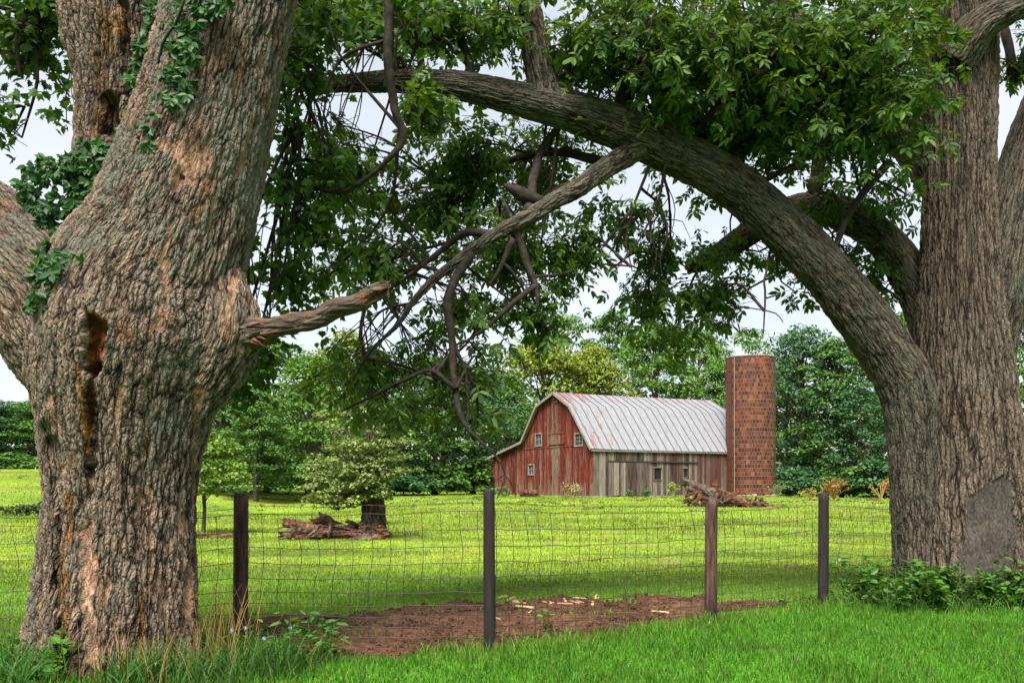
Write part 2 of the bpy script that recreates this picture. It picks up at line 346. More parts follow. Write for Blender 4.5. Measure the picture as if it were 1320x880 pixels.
# ------------------------------------------------------------------ grass
def blades(mb, x, y, h, wid, col, lean=.45, z=None):
    n = len(x); z = G(x, y) - .008 if z is None else z; a = rng.uniform(0, 2 * np.pi, n); b = rng.uniform(0, 2 * np.pi, n)
    base = np.c_[x, y, z]; d = np.c_[np.cos(a), np.sin(a), np.zeros(n)] * (wid / 2)[:, None]
    ln = np.c_[np.cos(b), np.sin(b), np.zeros(n)] * (h * rng.uniform(.1, 1, n) * lean)[:, None]; up = np.c_[np.zeros(n), np.zeros(n), h]
    m = base + up * .55 + ln * .3; tip = base + up + ln
    V = np.stack([base - d, base + d, m - d * .75, m + d * .75, tip], 1).reshape(-1, 3); o = (np.arange(n) * 5)[:, None]
    C = np.repeat(np.c_[col, np.ones(n)], 5, 0); k = mb.n
    mb.add(V, np.hstack([o, o + 1, o + 3, o + 2]), gc=C)
    mb.f[3].append(np.hstack([o + 2, o + 3, o + 4]) + k); mb.m[3].append(np.zeros(n, np.int32))
def jitter(c, s=.35):
    c = np.array(c); k = rng.uniform(size=len(c)) < .05; c[k] = c[k] * .4 + np.array([.2, .17, .06]) * .6
    return c * (1 + s * rng.uniform(-1, 1, (len(c), 1))) * (1 + .12 * rng.normal(size=c.shape)).clip(.6, 1.5)
mb = MB(); n = 120000
y = rng.uniform(6.3, 13.2, n); x = rng.uniform(-.56, .62, n) * y; k = (lawn_side(x, y) + .25 * (fbm(xyz(x * 2, y * 2), 77, 2) - .5) > -.05) & (soil_mask(x, y) < .35); x, y = x[k], y[k]
edge = np.exp(-(np.abs(lawn_side(x, y)) / .35) ** 2)
h = rng.uniform(.03, .09, len(x)) * (1 + .7 * edge) * (.7 + .8 * fbm(xyz(x * 1.2, y * 1.2), 13, 3))
blades(mb, x, y, h, rng.uniform(.005, .011, len(x)), jitter(grass_col(x, y), .5), .7)
tag(mb.build('lawn_grass', M_grass), kind='stuff')
mb = MB(); n = 330000
pyv = HOR + 12 + (rng.uniform(0, 1, n) ** 1.1) * 195; y = F * 1.25 / (pyv - HOR); x = (rng.uniform(-30, 1350, n) - 660) / F * y
k = (lawn_side(x, y) < .05) & (soil_mask(x, y) + .3 * rng.normal(size=n) < .35) & (y < 105); x, y = x[k], y[k]
h = np.clip(.0026 * y, .03, .10) * rng.uniform(.4, 1.3, len(x)) * (1 + .9 * sm(19, 12, y)) * (.55 + fbm(xyz(x * .7, y * .7), 14, 3))
blades(mb, x, y, h, np.clip(.0007 * y, .006, .05) * rng.uniform(.6, 1.3, len(x)), jitter(grass_col(x, y, 1), .3), .7)
tx = rng.uniform(-40, 45, 420); ty = rng.uniform(13, 90, 420); k = np.abs(tx) < ty * .56; tx, ty = np.repeat(tx[k], 26), np.repeat(ty[k], 26); m = len(tx); tx = tx + rng.normal(0, .13, m); ty = ty + rng.normal(0, .1, m); k = lawn_side(tx, ty) < -.4; tx, ty = tx[k], ty[k]
blades(mb, tx, ty, rng.uniform(.06, .16, len(tx)), np.clip(.0006 * ty, .008, .04), jitter(np.tile([[.06, .095, .018]], (len(tx), 1)), .5), .8)
tag(mb.build('pasture_grass', M_grass), kind='stuff')
mb = MB(); n = 260                        # seedlings sprouting on the soil
x = rng.uniform(-2.6, 4, 900); y = rng.uniform(8.2, 12.6, 900); k = (soil_mask(x, y) > .4) & (fbm(xyz(x * 1.5, y * 1.5), 61, 2) > .5); x, y = x[k], y[k]
x = np.repeat(x, 4) + rng.normal(0, .03, 4 * len(x)); y = np.repeat(y, 4) + rng.normal(0, .03, 4 * len(y))
blades(mb, x, y, rng.uniform(.02, .06, len(x)), rng.uniform(.008, .02, len(x)), jitter(np.tile([[.09, .15, .02]], (len(x), 1))), 1.0, G(x, y) + .015)
tag(mb.build('soil_seedlings', M_grass), kind='stuff')

# ------------------------------------------------------------------ barn
A = R(28); BX, BY = 57 / F * 80, 80.0; ZB = 0.70
def gw(px, py):                         # photo pixel on the gable plane -> (along gable, height above ZB)
    k = (px - 660) / F; w = (k * BY - BX) / (math.sin(A) + math.cos(A) * k); yy = BY - math.cos(A) * w
    return w, EYE - (py - HOR) / F * yy - ZB
barn = empty('barn', (BX, BY, ZB), 'weathered red and grey gambrel barn with metal roof beside a tile silo', 'barn', rz=-(math.pi / 2 - A))
LB = 15.4
t = NT('red_barn_boards'); ob = t.n('TexCoord').outputs['Object']; g = t.n('NewGeometry').outputs['Random Per Island']
gr = t.noise(t.map(ob, (1, 1, .07)), 14, 6, .7); pt = t.noise(t.map(ob, (1, 1, .25)), 1.1, 6, .68)
sx_ = t.n('SeparateXYZ', Vector=ob)
cen = t.math('MULTIPLY', t.ramp(t.math('ABSOLUTE', t.math('ADD', sx_.outputs[0], .25)), (.0, 1.0), (1.5, 0.0)), t.ramp(t.math('MULTIPLY', sx_.outputs[2], .1), (.02, .6), (.15, 1.0), (.42, 1.0), (.62, .4)))
low = t.ramp(t.math('MULTIPLY', sx_.outputs[2], .1), (.0, 1.0), (.14, 0.0))
wear = t.math('ADD', t.math('ADD', t.math('MULTIPLY', pt, .6), t.math('MULTIPLY', gr, .62)), t.math('ADD', t.math('MULTIPLY', cen, .21), t.math('ADD', t.math('MULTIPLY', low, .1), t.math('MULTIPLY', g, .12))))
red = t.mix(g, (.085, .014, .01), (.19, .034, .019)); red = t.mix(1.0, red, t.ramp(gr, (.36, .3), (.62, 1.25)), 'MULTIPLY')
bare = t.ramp(gr, (.3, (.06, .038, .028)), (.5, (.14, .098, .07)), (.7, (.25, .19, .145)))
c = t.mix(t.ramp(wear, (.69, 0.0), (.79, .85)), red, bare)
M_red = t.surf(c, .85, t.bump(gr, .5, .02), .2)
t = NT('grey_barn_boards'); ob = t.n('TexCoord').outputs['Object']; g = t.n('NewGeometry').outputs['Random Per Island']
gr = t.noise(t.map(ob, (1, 1, .06)), 15, 6, .7); pt = t.noise(t.map(ob, (1, .6, .35)), 1.0, 6, .65); sx_ = t.n('SeparateXYZ', Vector=ob)
bare = t.ramp(t.math('ADD', t.math('MULTIPLY', gr, .75), t.math('MULTIPLY', g, .35)), (.38, (.022, .016, .012)), (.56, (.095, .075, .061)), (.78, (.23, .195, .165)))
rf = t.math('ADD', t.math('MULTIPLY', pt, .8), t.math('ADD', t.math('MULTIPLY', sx_.outputs[1], .013), t.math('MULTIPLY', sx_.outputs[2], .035)))
c = t.mix(t.ramp(rf, (.5, 0.0), (.72, .7)), bare, t.mix(gr, (.035, .01, .008), (.11, .04, .028)))
M_grey = t.surf(c, .9, t.bump(gr, .5, .02), .15)
t = NT('rusty_metal_roof'); ob = t.n('TexCoord').outputs['Object']; sx_ = t.n('SeparateXYZ', Vector=ob)
st_ = t.noise(t.map(ob, (.5, 1.6, .5)), 1.4, 6, .7); n2 = t.noise(t.map(ob, (.4, 3, .4)), 4, 5, .7)
edge = t.ramp(t.math('MULTIPLY', sx_.outputs[1], .1), (.0, .13), (.16, .085), (.3, 0.0), (.5, 0.0))
topr = t.ramp(t.math('MULTIPLY', sx_.outputs[2], .1), (.71, 0.0), (.83, .13)); pn = t.n('TexWhiteNoise', _noise_dimensions='1D', W=t.math('FLOOR', t.math('MULTIPLY', sx_.outputs[1], 1 / .74))).outputs['Value']
rr = t.math('ADD', t.math('ADD', t.math('MULTIPLY', st_, .75), t.math('MULTIPLY', n2, .25)), t.math('ADD', t.math('ADD', edge, topr), t.math('MULTIPLY', pn, .1)))
met = t.ramp(n2, (.3, (.12, .123, .138)), (.55, (.19, .195, .21)), (.8, (.26, .264, .28)))
c = t.mix(t.ramp(rr, (.69, 0.0), (.75, .8)), met, t.mix(n2, (.12, .03, .02), (.2, .08, .06)))
M_roof = t.surf(c, .55, t.bump(n2, .2, .02), .35)
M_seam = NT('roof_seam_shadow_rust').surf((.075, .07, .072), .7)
M_trim = plain_wood('weathered_white_trim', (.09, .075, .06), (.2, .18, .16), (.31, .29, .265))
M_dark = NT('interior_shade_black').surf((.008, .007, .006), .9)  # near-black panel colour standing in for the shade inside the wall openings
t = NT('window_glass'); M_glass = t.surf((.05, .06, .075), .1, None, .6)
M_stone = plain_wood('field_stone', (.1, .085, .07), (.24, .21, .17), (.38, .34, .28), (1, 1, 1), 3)
M_iron = NT('dark_iron').surf((.03, .028, .027), .6)

rl = [gw(629.7, 590.8), gw(675, 569), gw(694.4, 522.8), gw(716, 505.5), gw(737.8, 521.9), gw(766.6, 578)]
rl[3] = (0.0, rl[3][1]); WR = rl[5][0] - .22; WL = gw(635.5, 630)[0]
rw = [p[0] for p in rl]; rz_ = [p[1] for p in rl]
def roof_z(w): return np.interp(w, rw, rz_) - .07
def boards(mb, lo, hi, top, holes, place, step=.24, base=0.0, th=.04, seed=1, skip=None):
    r_ = random.Random(seed); br = [lo]
    while br[-1] < hi - step * .6: br.append(br[-1] + step * r_.uniform(.75, 1.25))
    br[-1] = hi if hi - br[-1] < step else br[-1]
    if br[-1] < hi: br.append(hi)
    for h in holes: br = [b for b in br if abs(b - h[0]) > .07 and abs(b - h[1]) > .07] + [h[0], h[1]]
    br = sorted(br)
    for a, b in zip(br, br[1:]):
        m = (a + b) / 2; cuts = [(h[2], h[3]) for h in holes if h[0] < m < h[1]]; z0 = base + r_.uniform(-.12, .05); segs = []; c0 = z0
        for (q0, q1) in sorted(cuts): segs.append((c0, q0, q0)); c0 = q1
        segs.append((c0, float(top(a + .01)), float(top(b - .01)))); off = r_.uniform(0, .025); gp = r_.uniform(.006, .016)
        for (q, ta, tb) in segs:
            if min(ta, tb) - q < .05: continue
            pts = [(a + gp, q), (b - gp, q), (b - gp, tb), (a + gp, ta)]
            V = np.array([place(u, zz, off) for u, zz in pts] + [place(u, zz, off + th) for u, zz in pts])
            mb.add(V, [(0, 1, 2, 3), (7, 6, 5, 4), (0, 4, 5, 1), (1, 5, 6, 2), (2, 6, 7, 3), (3, 7, 4, 0)])
def wrect(x0, y0, x1, y1):
    a, b = gw(x0, y1), gw(x1, y0); return (a[0], b[0], a[1], b[1])
win = [wrect(690.5, 559, 698, 574), wrect(741.5, 558.5, 751, 574), wrect(681.5, 599, 688, 611)]
mb = MB(); boards(mb, WL, WR, roof_z, win, lambda u, z, o: (u, .06 - o, z), seed=3)
mb.box(((WL + WR) / 2 + 1.2, .0, gw(716, 576)[1]), (WR - WL - 5.2, .05, .07))
mb.build('front_wall', M_red, barn, label='red painted gable wall of peeling vertical boards')
EZ = rl[5][1] - .12                      # side wall along the length, at w = WR
def sv(px, py, w=None):                 # photo pixel on the side wall plane -> (v, z)
    w = WR if w is None else w; ox, oy = BX + math.sin(A) * w, BY - math.cos(A) * w; k = (px - 660) / F
    v = (ox - k * oy) / (k * math.sin(A) - math.cos(A)); yy = oy + math.sin(A) * v
    return v, EYE - (py - HOR) / F * yy - ZB
def srect(x0, y0, x1, y1):
    a, b = sv(x0, y1), sv(x1, y0); return (a[0], b[0], a[1], b[1])
hol = [srect(842, 603, 852, 617.5), srect(880, 603.5, 885, 614)]
mb = MB(); boards(mb, 0.02, LB, lambda v: EZ, hol, lambda v, z, o: (WR - .04 + o, v, z), seed=5)
mb.build('side_wall', M_grey, barn, label='grey weathered long wall of bare vertical boards')
mb = MB(); boards(mb, WL, WR, roof_z, [], lambda u, z, o: (u, LB - .06 + o, z), seed=6); mb.build('rear_wall', M_red, barn)
mb = MB(); boards(mb, 0.02, LB, lambda v: roof_z(WL) - .02, [], lambda v, z, o: (WL - o, v, z), seed=8); mb.build('lean_to_wall', M_red, barn)
# roof: four gambrel slopes and the lean-to, seams standing proud
mb = MB(); o0, o1 = -.3, LB + .3
for (a, b) in zip(rl, rl[1:]):
    a = np.array(a); b = np.array(b); d = b - a; Ln = np.linalg.norm(d); nrm = np.array([-d[1], d[0]]) / Ln
    sag = lambda v: -.05 * math.sin(math.pi * (v - o0) / (o1 - o0))
    for k in range(12):
        v0, v1 = o0 + (o1 - o0) * k / 12, o0 + (o1 - o0) * (k + 1) / 12
        V = []
        for v in (v0, v1):
            for p, hh in ((a, 0), (b, 0), (b, .05), (a, .05)): V.append((p[0] + nrm[0] * (hh - .05), v, p[1] + nrm[1] * (hh - .05) + sag(v)))
        fs = [(3, 2, 6, 7), (0, 4, 5, 1), (1, 5, 6, 2), (0, 3, 7, 4)] + ([(0, 1, 2, 3)] if k == 0 else []) + ([(4, 7, 6, 5)] if k == 11 else [])
        mb.add(V, fs)
    s = o0 + .35
    while s < o1 - .1:
        jit = random.uniform(-.05, .05); zz = sag(s)
        V = []
        for v in (s + jit - .02, s + jit + .02):
            for p, hh in ((a + d * .004, .003), (b - d * .004, .003), (b - d * .004, .05), (a + d * .004, .05)): V.append((p[0] + nrm[0] * hh, v, p[1] + nrm[1] * hh + zz))
        mb.add(V, [(3, 2, 6, 7), (0, 4, 5, 1), (1, 5, 6, 2), (0, 3, 7, 4), (0, 1, 2, 3), (4, 7, 6, 5)], 1); s += .74
roof = mb.build('roof', [M_roof, M_seam], barn)
for yy in (o0 - .03, o1 + .03):
    mb = MB()
    for (a, b) in zip(rl, rl[1:]):
        a = np.array(a); b = np.array(b); d = (b - a) / np.linalg.norm(b - a); nr = np.array([-d[1], d[0]]); a2, b2 = a + d * .004, b - d * .004
        mb.prism([(q[0] + nr[0] * k, yy - .025, q[1] + nr[1] * k) for q, k in ((a2, -.19), (b2, -.19), (b2, .02), (a2, .02))], (0, .05, 0))
    mb.build('fascia', M_trim, barn)
mb = MB(); mb.box((rl[5][0] - .06, LB / 2, rl[5][1] - .13), (.05, LB + .5, .1)); mb.build('eave_board', M_trim, barn)
def window(rect, face, bars, name='window', glass=True, side=False):
    a, b, z0, z1 = rect; W, H = b - a, z1 - z0; c0, c1 = (a + b) / 2, (z0 + z1) / 2
    def at(u, d, z): return (WR + d, u, z) if side else (u, .03 - d, z)
    def sz(u, d, z): return (d, u, z) if side else (u, d, z)
    pn = MB(); pn.box(at(c0, -.05, c1), sz(W + .02, .03, H + .02))
    w_ = pn.build(name, M_glass if glass else M_dark, barn); fr = MB()
    if glass:
        for u in (a - .03, b + .03): fr.box(at(u, .03, c1), sz(.1, .08, H + .2))
        for z in (z0 - .04, z1 + .04): fr.box(at(c0, .035, z), sz(W + .2, .08, .1))
        for i in range(1, bars[0]): fr.box(at(a + W * i / bars[0], -.008, c1), sz(.05, .05, H))
        for i in range(1, bars[1]): fr.box(at(c0, -.006, z0 + H * i / bars[1]), sz(W, .045, .05))
    else:
        fr.box(at(a + .05, .01, c1), sz(.09, .06, H)); fr.box(at(c0, .035, z0 - .04), sz(W + .1, .07, .07)); fr.box(at(c0, .035, z1 + .05), sz(W + .16, .07, .09))
    fr.build('frame', M_trim if glass else M_grey, w_)
window(win[0], 0, (2, 2)); window(win[1], 0, (2, 3)); window(win[2], 0, (2, 2))
window(hol[0], 1, (1, 1), 'window_opening', False, True); window(hol[1], 1, (1, 1), 'window_opening', False, True)
# hay door high in the gable and the sliding doors
mb = MB(); r0 = wrect(708, 557, 728, 575)
mb.box(((r0[0] + r0[1]) / 2, -.03, (r0[2] + r0[3]) / 2 + .03), (r0[1] - r0[0], .05, r0[3] - r0[2] - .15)); hd = mb.build('hay_door', M_red, barn); mb = MB(); mb.box(((r0[0] + r0[1]) / 2, -.06, r0[3]), (r0[1] - r0[0] + .1, .06, .09)); mb.build('lintel', M_red, hd); mb = MB(); mb.box(((r0[0] + r0[1]) / 2, -.05, gw(716, 518)[1]), (.5, .08, .1))
mb.build('hoist_beam', M_red, barn)
mb = MB(); d0 = srect(783.5, 596.5, 836, 638); boards(mb, d0[0], d0[1], lambda v: d0[3], [], lambda v, z, o: (WR + .055 + o, v, z), seed=12, base=.06)
sdoor = mb.build('sliding_door', M_grey, barn)
mb = MB(); mb.box((WR + .07, (sv(783, 600)[0] + sv(899, 600)[0]) / 2, d0[3] + .1), (.09, sv(899, 600)[0] - sv(783, 600)[0], .09))
mb.box((WR + .06, d0[0] - .05, (d0[3] + .1) / 2), (.05, .07, d0[3])); mb.build('track', M_iron, sdoor)
for px_ in (821, 911):
    mb = MB(); k = (px_ - 717) / (912 - 717) * LB; mb.tube([(0, k, rl[3][1]), (0, k, rl[3][1] + 1.9 - (px_ > 900) * .6)], [.03, .012], 5); mb.tube([(0, k, rl[3][1]), (0.12, k, rl[3][1] + .25)], .015, 4); mb.build('lightning_rod', M_iron, barn)
mb = MB(); rr_ = random.Random(4)
for (a, b, fn) in ((WL, WR, lambda u: (u, .05)), (0, LB, lambda v: (WR - .08, v))):
    u = a
    while u < b - .1:
        l = min(rr_.uniform(.4, .9), b - u); p = fn(u + l / 2); mb.box((p[0], p[1], -.1), (l - .03, .2, .34 + rr_.uniform(-.06, .06)) if fn(1)[1] == .05 else (.2, l - .03, .34 + rr_.uniform(-.06, .06))); u += l
mb.build('foundation', M_stone, barn)

# ------------------------------------------------------------------ silo
SY = 81.5; SX = (967.5 - 660) / F * SY; SR = 63 / 2 / F * SY; SZ = 0.68; SH = EYE - (461 - HOR) / F * (SY - SR * .3) - SZ
silo = empty('silo', (SX, SY, SZ), 'tall round silo of glazed brown and orange tiles beside the barn', 'silo')
t = NT('glazed_silo_tile'); uv = t.attr('bk').outputs['Vector']
br = t.n('TexBrick', Vector=uv, Scale=1.0, Mortar__Size=.012, Mortar__Smooth=.1, Bias=0.0, Brick__Width=.25, Row__Height=.325, Color1=(0, 0, 0, 1), Color2=(1, 1, 1, 1), Mortar=(.5, .5, .5, 1)); br.offset = .5
c = t.ramp(br.outputs['Color'], (.0, (.034, .012, .011)), (.25, (.05, .015, .012)), (.5, (.08, .021, .012)), (.75, (.105, .028, .012)), (1.0, (.18, .055, .014)))
stn = t.noise(uv, 7, 5, .7); c = t.mix(1.0, c, t.ramp(stn, (.3, .6), (.65, 1.2)), 'MULTIPLY')
c = t.mix(br.outputs['Fac'], c, (.15, .1, .065)); bl = t.noise(uv, .45, 3); c = t.mix(t.ramp(bl, (.45, 0.0), (.7, .4)), c, t.mix(1.0, c, (.6, .55, .65), 'MULTIPLY'))
M_tile = t.surf(c, .5, t.bump(t.math('SUBTRACT', 1.0, br.outputs['Fac']), .6, .02), .3)
n = 72; th = np.arange(n + 1) * 2 * np.pi / n; zs = np.linspace(0, SH, 36)
ring = lambda r: np.stack([np.cos(th) * r, np.sin(th) * r], -1)
mb = MB(); V = np.concatenate([np.c_[ring(SR + .012 * math.sin(i * 2.7)), np.full(n + 1, z)] for i, z in enumerate(zs)])
UV = np.concatenate([np.c_[th * SR, np.full(n + 1, z), np.zeros(n + 1)] for z in zs]); ii = np.arange(len(zs) - 1)[:, None] * (n + 1) + np.arange(n)[None]
mb.add(V, np.stack([ii, ii + 1, ii + n + 2, ii + n + 1], -1).reshape(-1, 4), bk=UV)
V = np.concatenate([np.c_[ring(SR - .15), np.full(n + 1, z)] for z in (0, SH)]); ii = np.arange(n)[None]
mb.add(V, np.stack([ii, ii + n + 1, ii + n + 2, ii + 1], -1).reshape(-1, 4), bk=np.c_[np.tile(th * SR, 2), np.repeat([0, SH], n + 1), np.zeros(2 * n + 2)])
mb.build('wall', M_tile, silo)
def annulus(name, r0, r1, z0, z1, mat):
    mb = MB(); V = np.concatenate([np.c_[ring(r), np.full(n + 1, z)] for r, z in ((r0, z0), (r1, z0), (r1, z1), (r0, z1), (r0, z0))]); ii = np.arange(4)[:, None] * (n + 1) + np.arange(n)[None]
    mb.add(V, np.stack([ii, ii + 1, ii + n + 2, ii + n + 1], -1).reshape(-1, 4)); return mb.build(name, mat, silo)
annulus('rim', SR - .2, SR + .035, SH - .001, SH + .07, plain_wood('old_concrete', (.12, .07, .05), (.2, .13, .1), (.3, .22, .17), (1, 1, 1), 3))
mb = MB()
for i in range(34):
    a = i / 34 * 2 * np.pi; hh = random.uniform(.25, .45); M_ = np.array(Matrix.Rotation(a, 3, 'Z')); mb.box((math.cos(a) * (SR + .08), math.sin(a) * (SR + .08), hh / 2 - .22), (.3, .36 * random.uniform(.8, 1.1), hh), M=M_)
mb.build('footing', M_stone, silo, label='rough pale fieldstone footing')
a0 = R(219); pp = (math.cos(a0) * (SR + .07), math.sin(a0) * (SR + .07)); mb = MB(); mb.tube([(pp[0], pp[1], 0), (pp[0], pp[1], SH - .05)], .045, 8); mb.build('pipe', NT('galvanised_pipe').surf((.16, .13, .11), .6), silo, label='pale vertical pipe')
mb = MB(); a1 = R(203)
for k in range(12):
    M_ = np.array(Matrix.Rotation(a1, 3, 'Z')); mb.box((math.cos(a1) * (SR - .02), math.sin(a1) * (SR - .02), .45 + k * (SH - .6) / 12 + .3), (.3, .5, (SH - .6) / 12 - .03), M=M_)
mb.build('chute', NT('dark_chute_tile').surf((.075, .024, .015), .6), silo)
# shed tucked behind the silo
sh0 = np.array([SX + 1.55, SY + 1.5]); shz = float(G(*sh0)); shed = empty('shed', (sh0[0], sh0[1], shz), 'low grey board shed with pale roof edge peeking out behind the silo', 'shed')
mb = MB(); boards(mb, -1.5, .88, lambda v: 2.75, [], lambda u, z, o: (u, -o, z), seed=31); boards(mb, 0, 3.2, lambda v: 2.75, [], lambda v, z, o: (.85 + o, v, z), seed=32); boards(mb, -1.5, .88, lambda v: 2.75, [], lambda u, z, o: (u, 3.2 + o, z), seed=33); mb.build('wall', M_grey, shed)
mb = MB(); V = np.array([(-1.6, -.3, 3.2), (1.3, -.3, 2.72), (1.3, 3.5, 2.72), (-1.6, 3.5, 3.2)]); mb.prism(V, (0, 0, .14)); mb.build('roof', M_trim, shed)

# ------------------------------------------------------------------ big trees: tubes with flutes, knots and bark coordinates
def limb(pts, res, seed=0, lump=.06, flute=0.0, fl_n=7, fl_top=1.0, ell=1.0, n=None, marks=None, dent=None, taper_end=False, rough_end=0):
    q = spline(pts, res); p, r = q[:, :3], q[:, 3]; k = len(p)
    n = n or int(np.clip(2 * np.pi * r.max() / res, 10, 340)); t, u, w = frames(p); th = np.arange(n) * 2 * np.pi / n
    s = np.concatenate([[0], np.cumsum(np.linalg.norm(np.diff(p, axis=0), axis=1))]); rm = r.mean()
    C, S = np.cos(th)[None], np.sin(th)[None]; bk = np.stack([C * rm + 0 * s[:, None], S * rm + 0 * s[:, None], s[:, None] + 0 * C], -1)
    bk = bk + np.array([seed * 3.1, seed * 1.7, seed * 2.3])
    nn = fbm(bk * np.array([1.6, 1.6, .8]) / max(.25, min(1, rm * 1.6)), seed, 4) - .5
    n2 = fbm(bk * np.array([5, 5, 2.0]) / max(.25, min(1, rm * 1.6)), seed + 9, 3) - .5
    rr = r[:, None] * (1 + lump * 2.2 * nn + lump * .8 * n2)
    if flute:
        ph = fbm(np.stack([s * .35, s * 0, s * 0], -1), seed + 4, 2)[:, None] * 2
        rr = rr * (1 + flute * np.clip(1 - s[:, None] / fl_top, 0, 1) ** 1.3 * (np.cos(fl_n * th[None] + ph) * .6 + np.cos((fl_n - 3) * th[None] + 1.3) * .5))
    if rough_end:
        e = np.clip((s - (s[-1] - rough_end)) / rough_end, 0, 1)[:, None]; rr = rr * (1 - e * np.clip(.25 + 2.2 * (noise(xyz(C * 3, S * 3, seed)) - .45), 0, .95))
    V = p[:, None] + rr[..., None] * (C[..., None] * u[:, None] + S[..., None] * w[:, None] * ell)
    if dent is not None: V = dent(V)
    return V.reshape(-1, 3), ringfaces(k, n), bk.reshape(-1, 3), n, p
def limb_obj(name, mat, root, pts, res, **kw):
    mk = kw.pop('marks', None); V, Fq, bk, n, p = limb(pts, res, **kw); mb = MB()
    m = mk(V) if mk else np.tile([0, 0, 0, .3], (len(V), 1))
    k = len(V) // n; V2 = np.vstack([V, p[0], p[-1]]); a = len(V); bk2 = np.vstack([bk, bk[0], bk[-1]]); m2 = np.vstack([m, m[0], m[-1]])
    fs = [tuple(f) for f in ()]; mb.add(V2, Fq, bk=bk2, mark=m2)
    cap = np.array([(a, (j + 1) % n, j) for j in range(n)] + [(a + 1, (k - 1) * n + j, (k - 1) * n + (j + 1) % n) for j in range(n)])
    mb.f[3].append(cap); mb.m[3].append(np.zeros(len(cap), np.int32))
    o = mb.build(name, mat, None, True); keep(o, root); return o
def pts_px(lst, y0=None):                # (px, py, radius px, distance) -> x,y,z,r
    return [tuple(P(a, b, y)) + (r / F * y,) for a, b, r, y in lst]
def seg_mark(px, py, x0, y0, x1, y1, r):
    d = np.array([x1 - x0, y1 - y0], float); tt = np.clip(((px - x0) * d[0] + (py - y0) * d[1]) / (d @ d + 1e-9), 0, 1)
    return sm(r, r * .35, np.hypot(px - x0 - tt * d[0], py - y0 - tt * d[1]))

# --- left tree
LY = 7.95
ltree = empty('old_maple_tree', (P(148, 850, LY)[0], LY, 0), 'massive gnarled old tree with hollow rot streaks and a snapped stub', 'tree')
BARE = [(300, 250, 322, 150, 7), (330, 90, 335, 60, 5), (255, 330, 246, 400, 6), (150, 600, 152, 660, 6), (66, 500, 84, 560, 8), (205, 560, 208, 600, 5), (232, 660, 236, 720, 7), (180, 640, 178, 720, 5), (118, 700, 124, 760, 9), (270, 300, 280, 250, 6), (200, 640, 196, 700, 4), (225, 180, 250, 210, 26), (262, 160, 268, 200, 14), (240, 200, 225, 250, 14), (222, 290, 210, 330, 9), (215, 330, 203, 420, 11), (250, 225, 235, 240, 10), (160, 500, 140, 560, 9), (232, 480, 190, 300, 3),
        (90, 575, 94, 590, 9), (84, 600, 82, 620, 7), (192, 630, 190, 665, 6), (258, 500, 240, 860, 13), (290, 420, 300, 360, 10), (318, 430, 300, 470, 12), (142, 755, 140, 780, 7), (152, 790, 155, 830, 8), (205, 740, 215, 800, 12), (190, 430, 205, 400, 8), (108, 640, 120, 850, 16)]
ROT = [(122, 405, 126, 468, 22), (118, 470, 112, 560, 8), (112, 560, 110, 590, 6), (232, 228, 232, 234, 6), (187, 520, 186, 590, 3)]
STAIN = [(92, 640, 84, 740, 8), (84, 740, 72, 860, 11), (100, 470, 112, 640, 8), (322, 440, 330, 432, 12), (185, 760, 180, 860, 9)]
def wob(V):
    px, py = PX(V); return px + 26 * (fbm(V * np.array([6, 6, 3.5]), 71, 4) - .5), py + 60 * (fbm(V * np.array([6, 6, 2.5]), 75, 3) - .5)
def lmarks(V):
    px, py = wob(V); fr = V[:, 1] < LY + .1; M_ = np.zeros((len(V), 4))
    for i, L_ in enumerate((BARE, ROT, STAIN)):
        for sg in L_: M_[:, i] = np.maximum(M_[:, i], seg_mark(px, py, *sg) * fr)
    M_[:, 0] *= .8; M_[:, 3] = .25 + .75 * np.clip(sm(420, 250, py) + .8 * seg_mark(px, py, 200, 600, 235, 450, 40) + .9 * seg_mark(px, py, 60, 700, 40, 800, 20), 0, 1); return M_
def ldent(V):
    px, py = wob(V); fr = (V[..., 1] < LY)
    d = .15 * seg_mark(px, py, 121, 412, 120, 470, 19) + .12 * seg_mark(px, py, 118, 470, 110, 600, 11) + .05 * seg_mark(px, py, 110, 600, 100, 850, 12) + .05 * seg_mark(px, py, 186, 500, 172, 860, 9) + .07 * seg_mark(px, py, 70, 560, 75, 860, 8) - .06 * seg_mark(px, py, 30, 440, 60, 520, 22)
    V = V.copy(); V[..., 1] += d * fr; return V
trunk_l = limb_obj('trunk', M_bark_old, ltree, pts_px([(146, 905, 136, LY), (148, 850, 114, LY), (150, 800, 104, LY), (155, 700, 95, LY), (158, 620, 93, LY), (160, 550, 102, LY), (164, 490, 115, LY), (172, 430, 126, LY), (186, 370, 116, LY), (214, 310, 103, LY), (238, 240, 95, LY), (262, 160, 87, LY), (280, 80, 82, LY), (296, 0, 80, LY), (312, -100, 78, LY), (322, -260, 72, LY)]), .016, seed=1, lump=.055, flute=.11, fl_n=8, fl_top=1.7, marks=lmarks, dent=ldent)
def dent_knot(V):
    px, py = PX(V); V = V.copy(); V[..., 1] += .14 * seg_mark(px, py, 142, 130, 142, 165, 15) * (V[..., 1] < LY + .3) + .08 * seg_mark(px, py, 160, 0, 165, 120, 8); return V
def smarks(V):
    px, py = PX(V); M_ = np.zeros((len(V), 4)); M_[:, 3] = .15; M_[:, 1] = .9 * seg_mark(px, py, 142, 140, 140, 170, 12) + .55 * seg_mark(px, py, 160, 0, 150, 100, 10); M_[:, 2] = .75 * seg_mark(px, py, 140, 20, 135, 210, 40); return M_
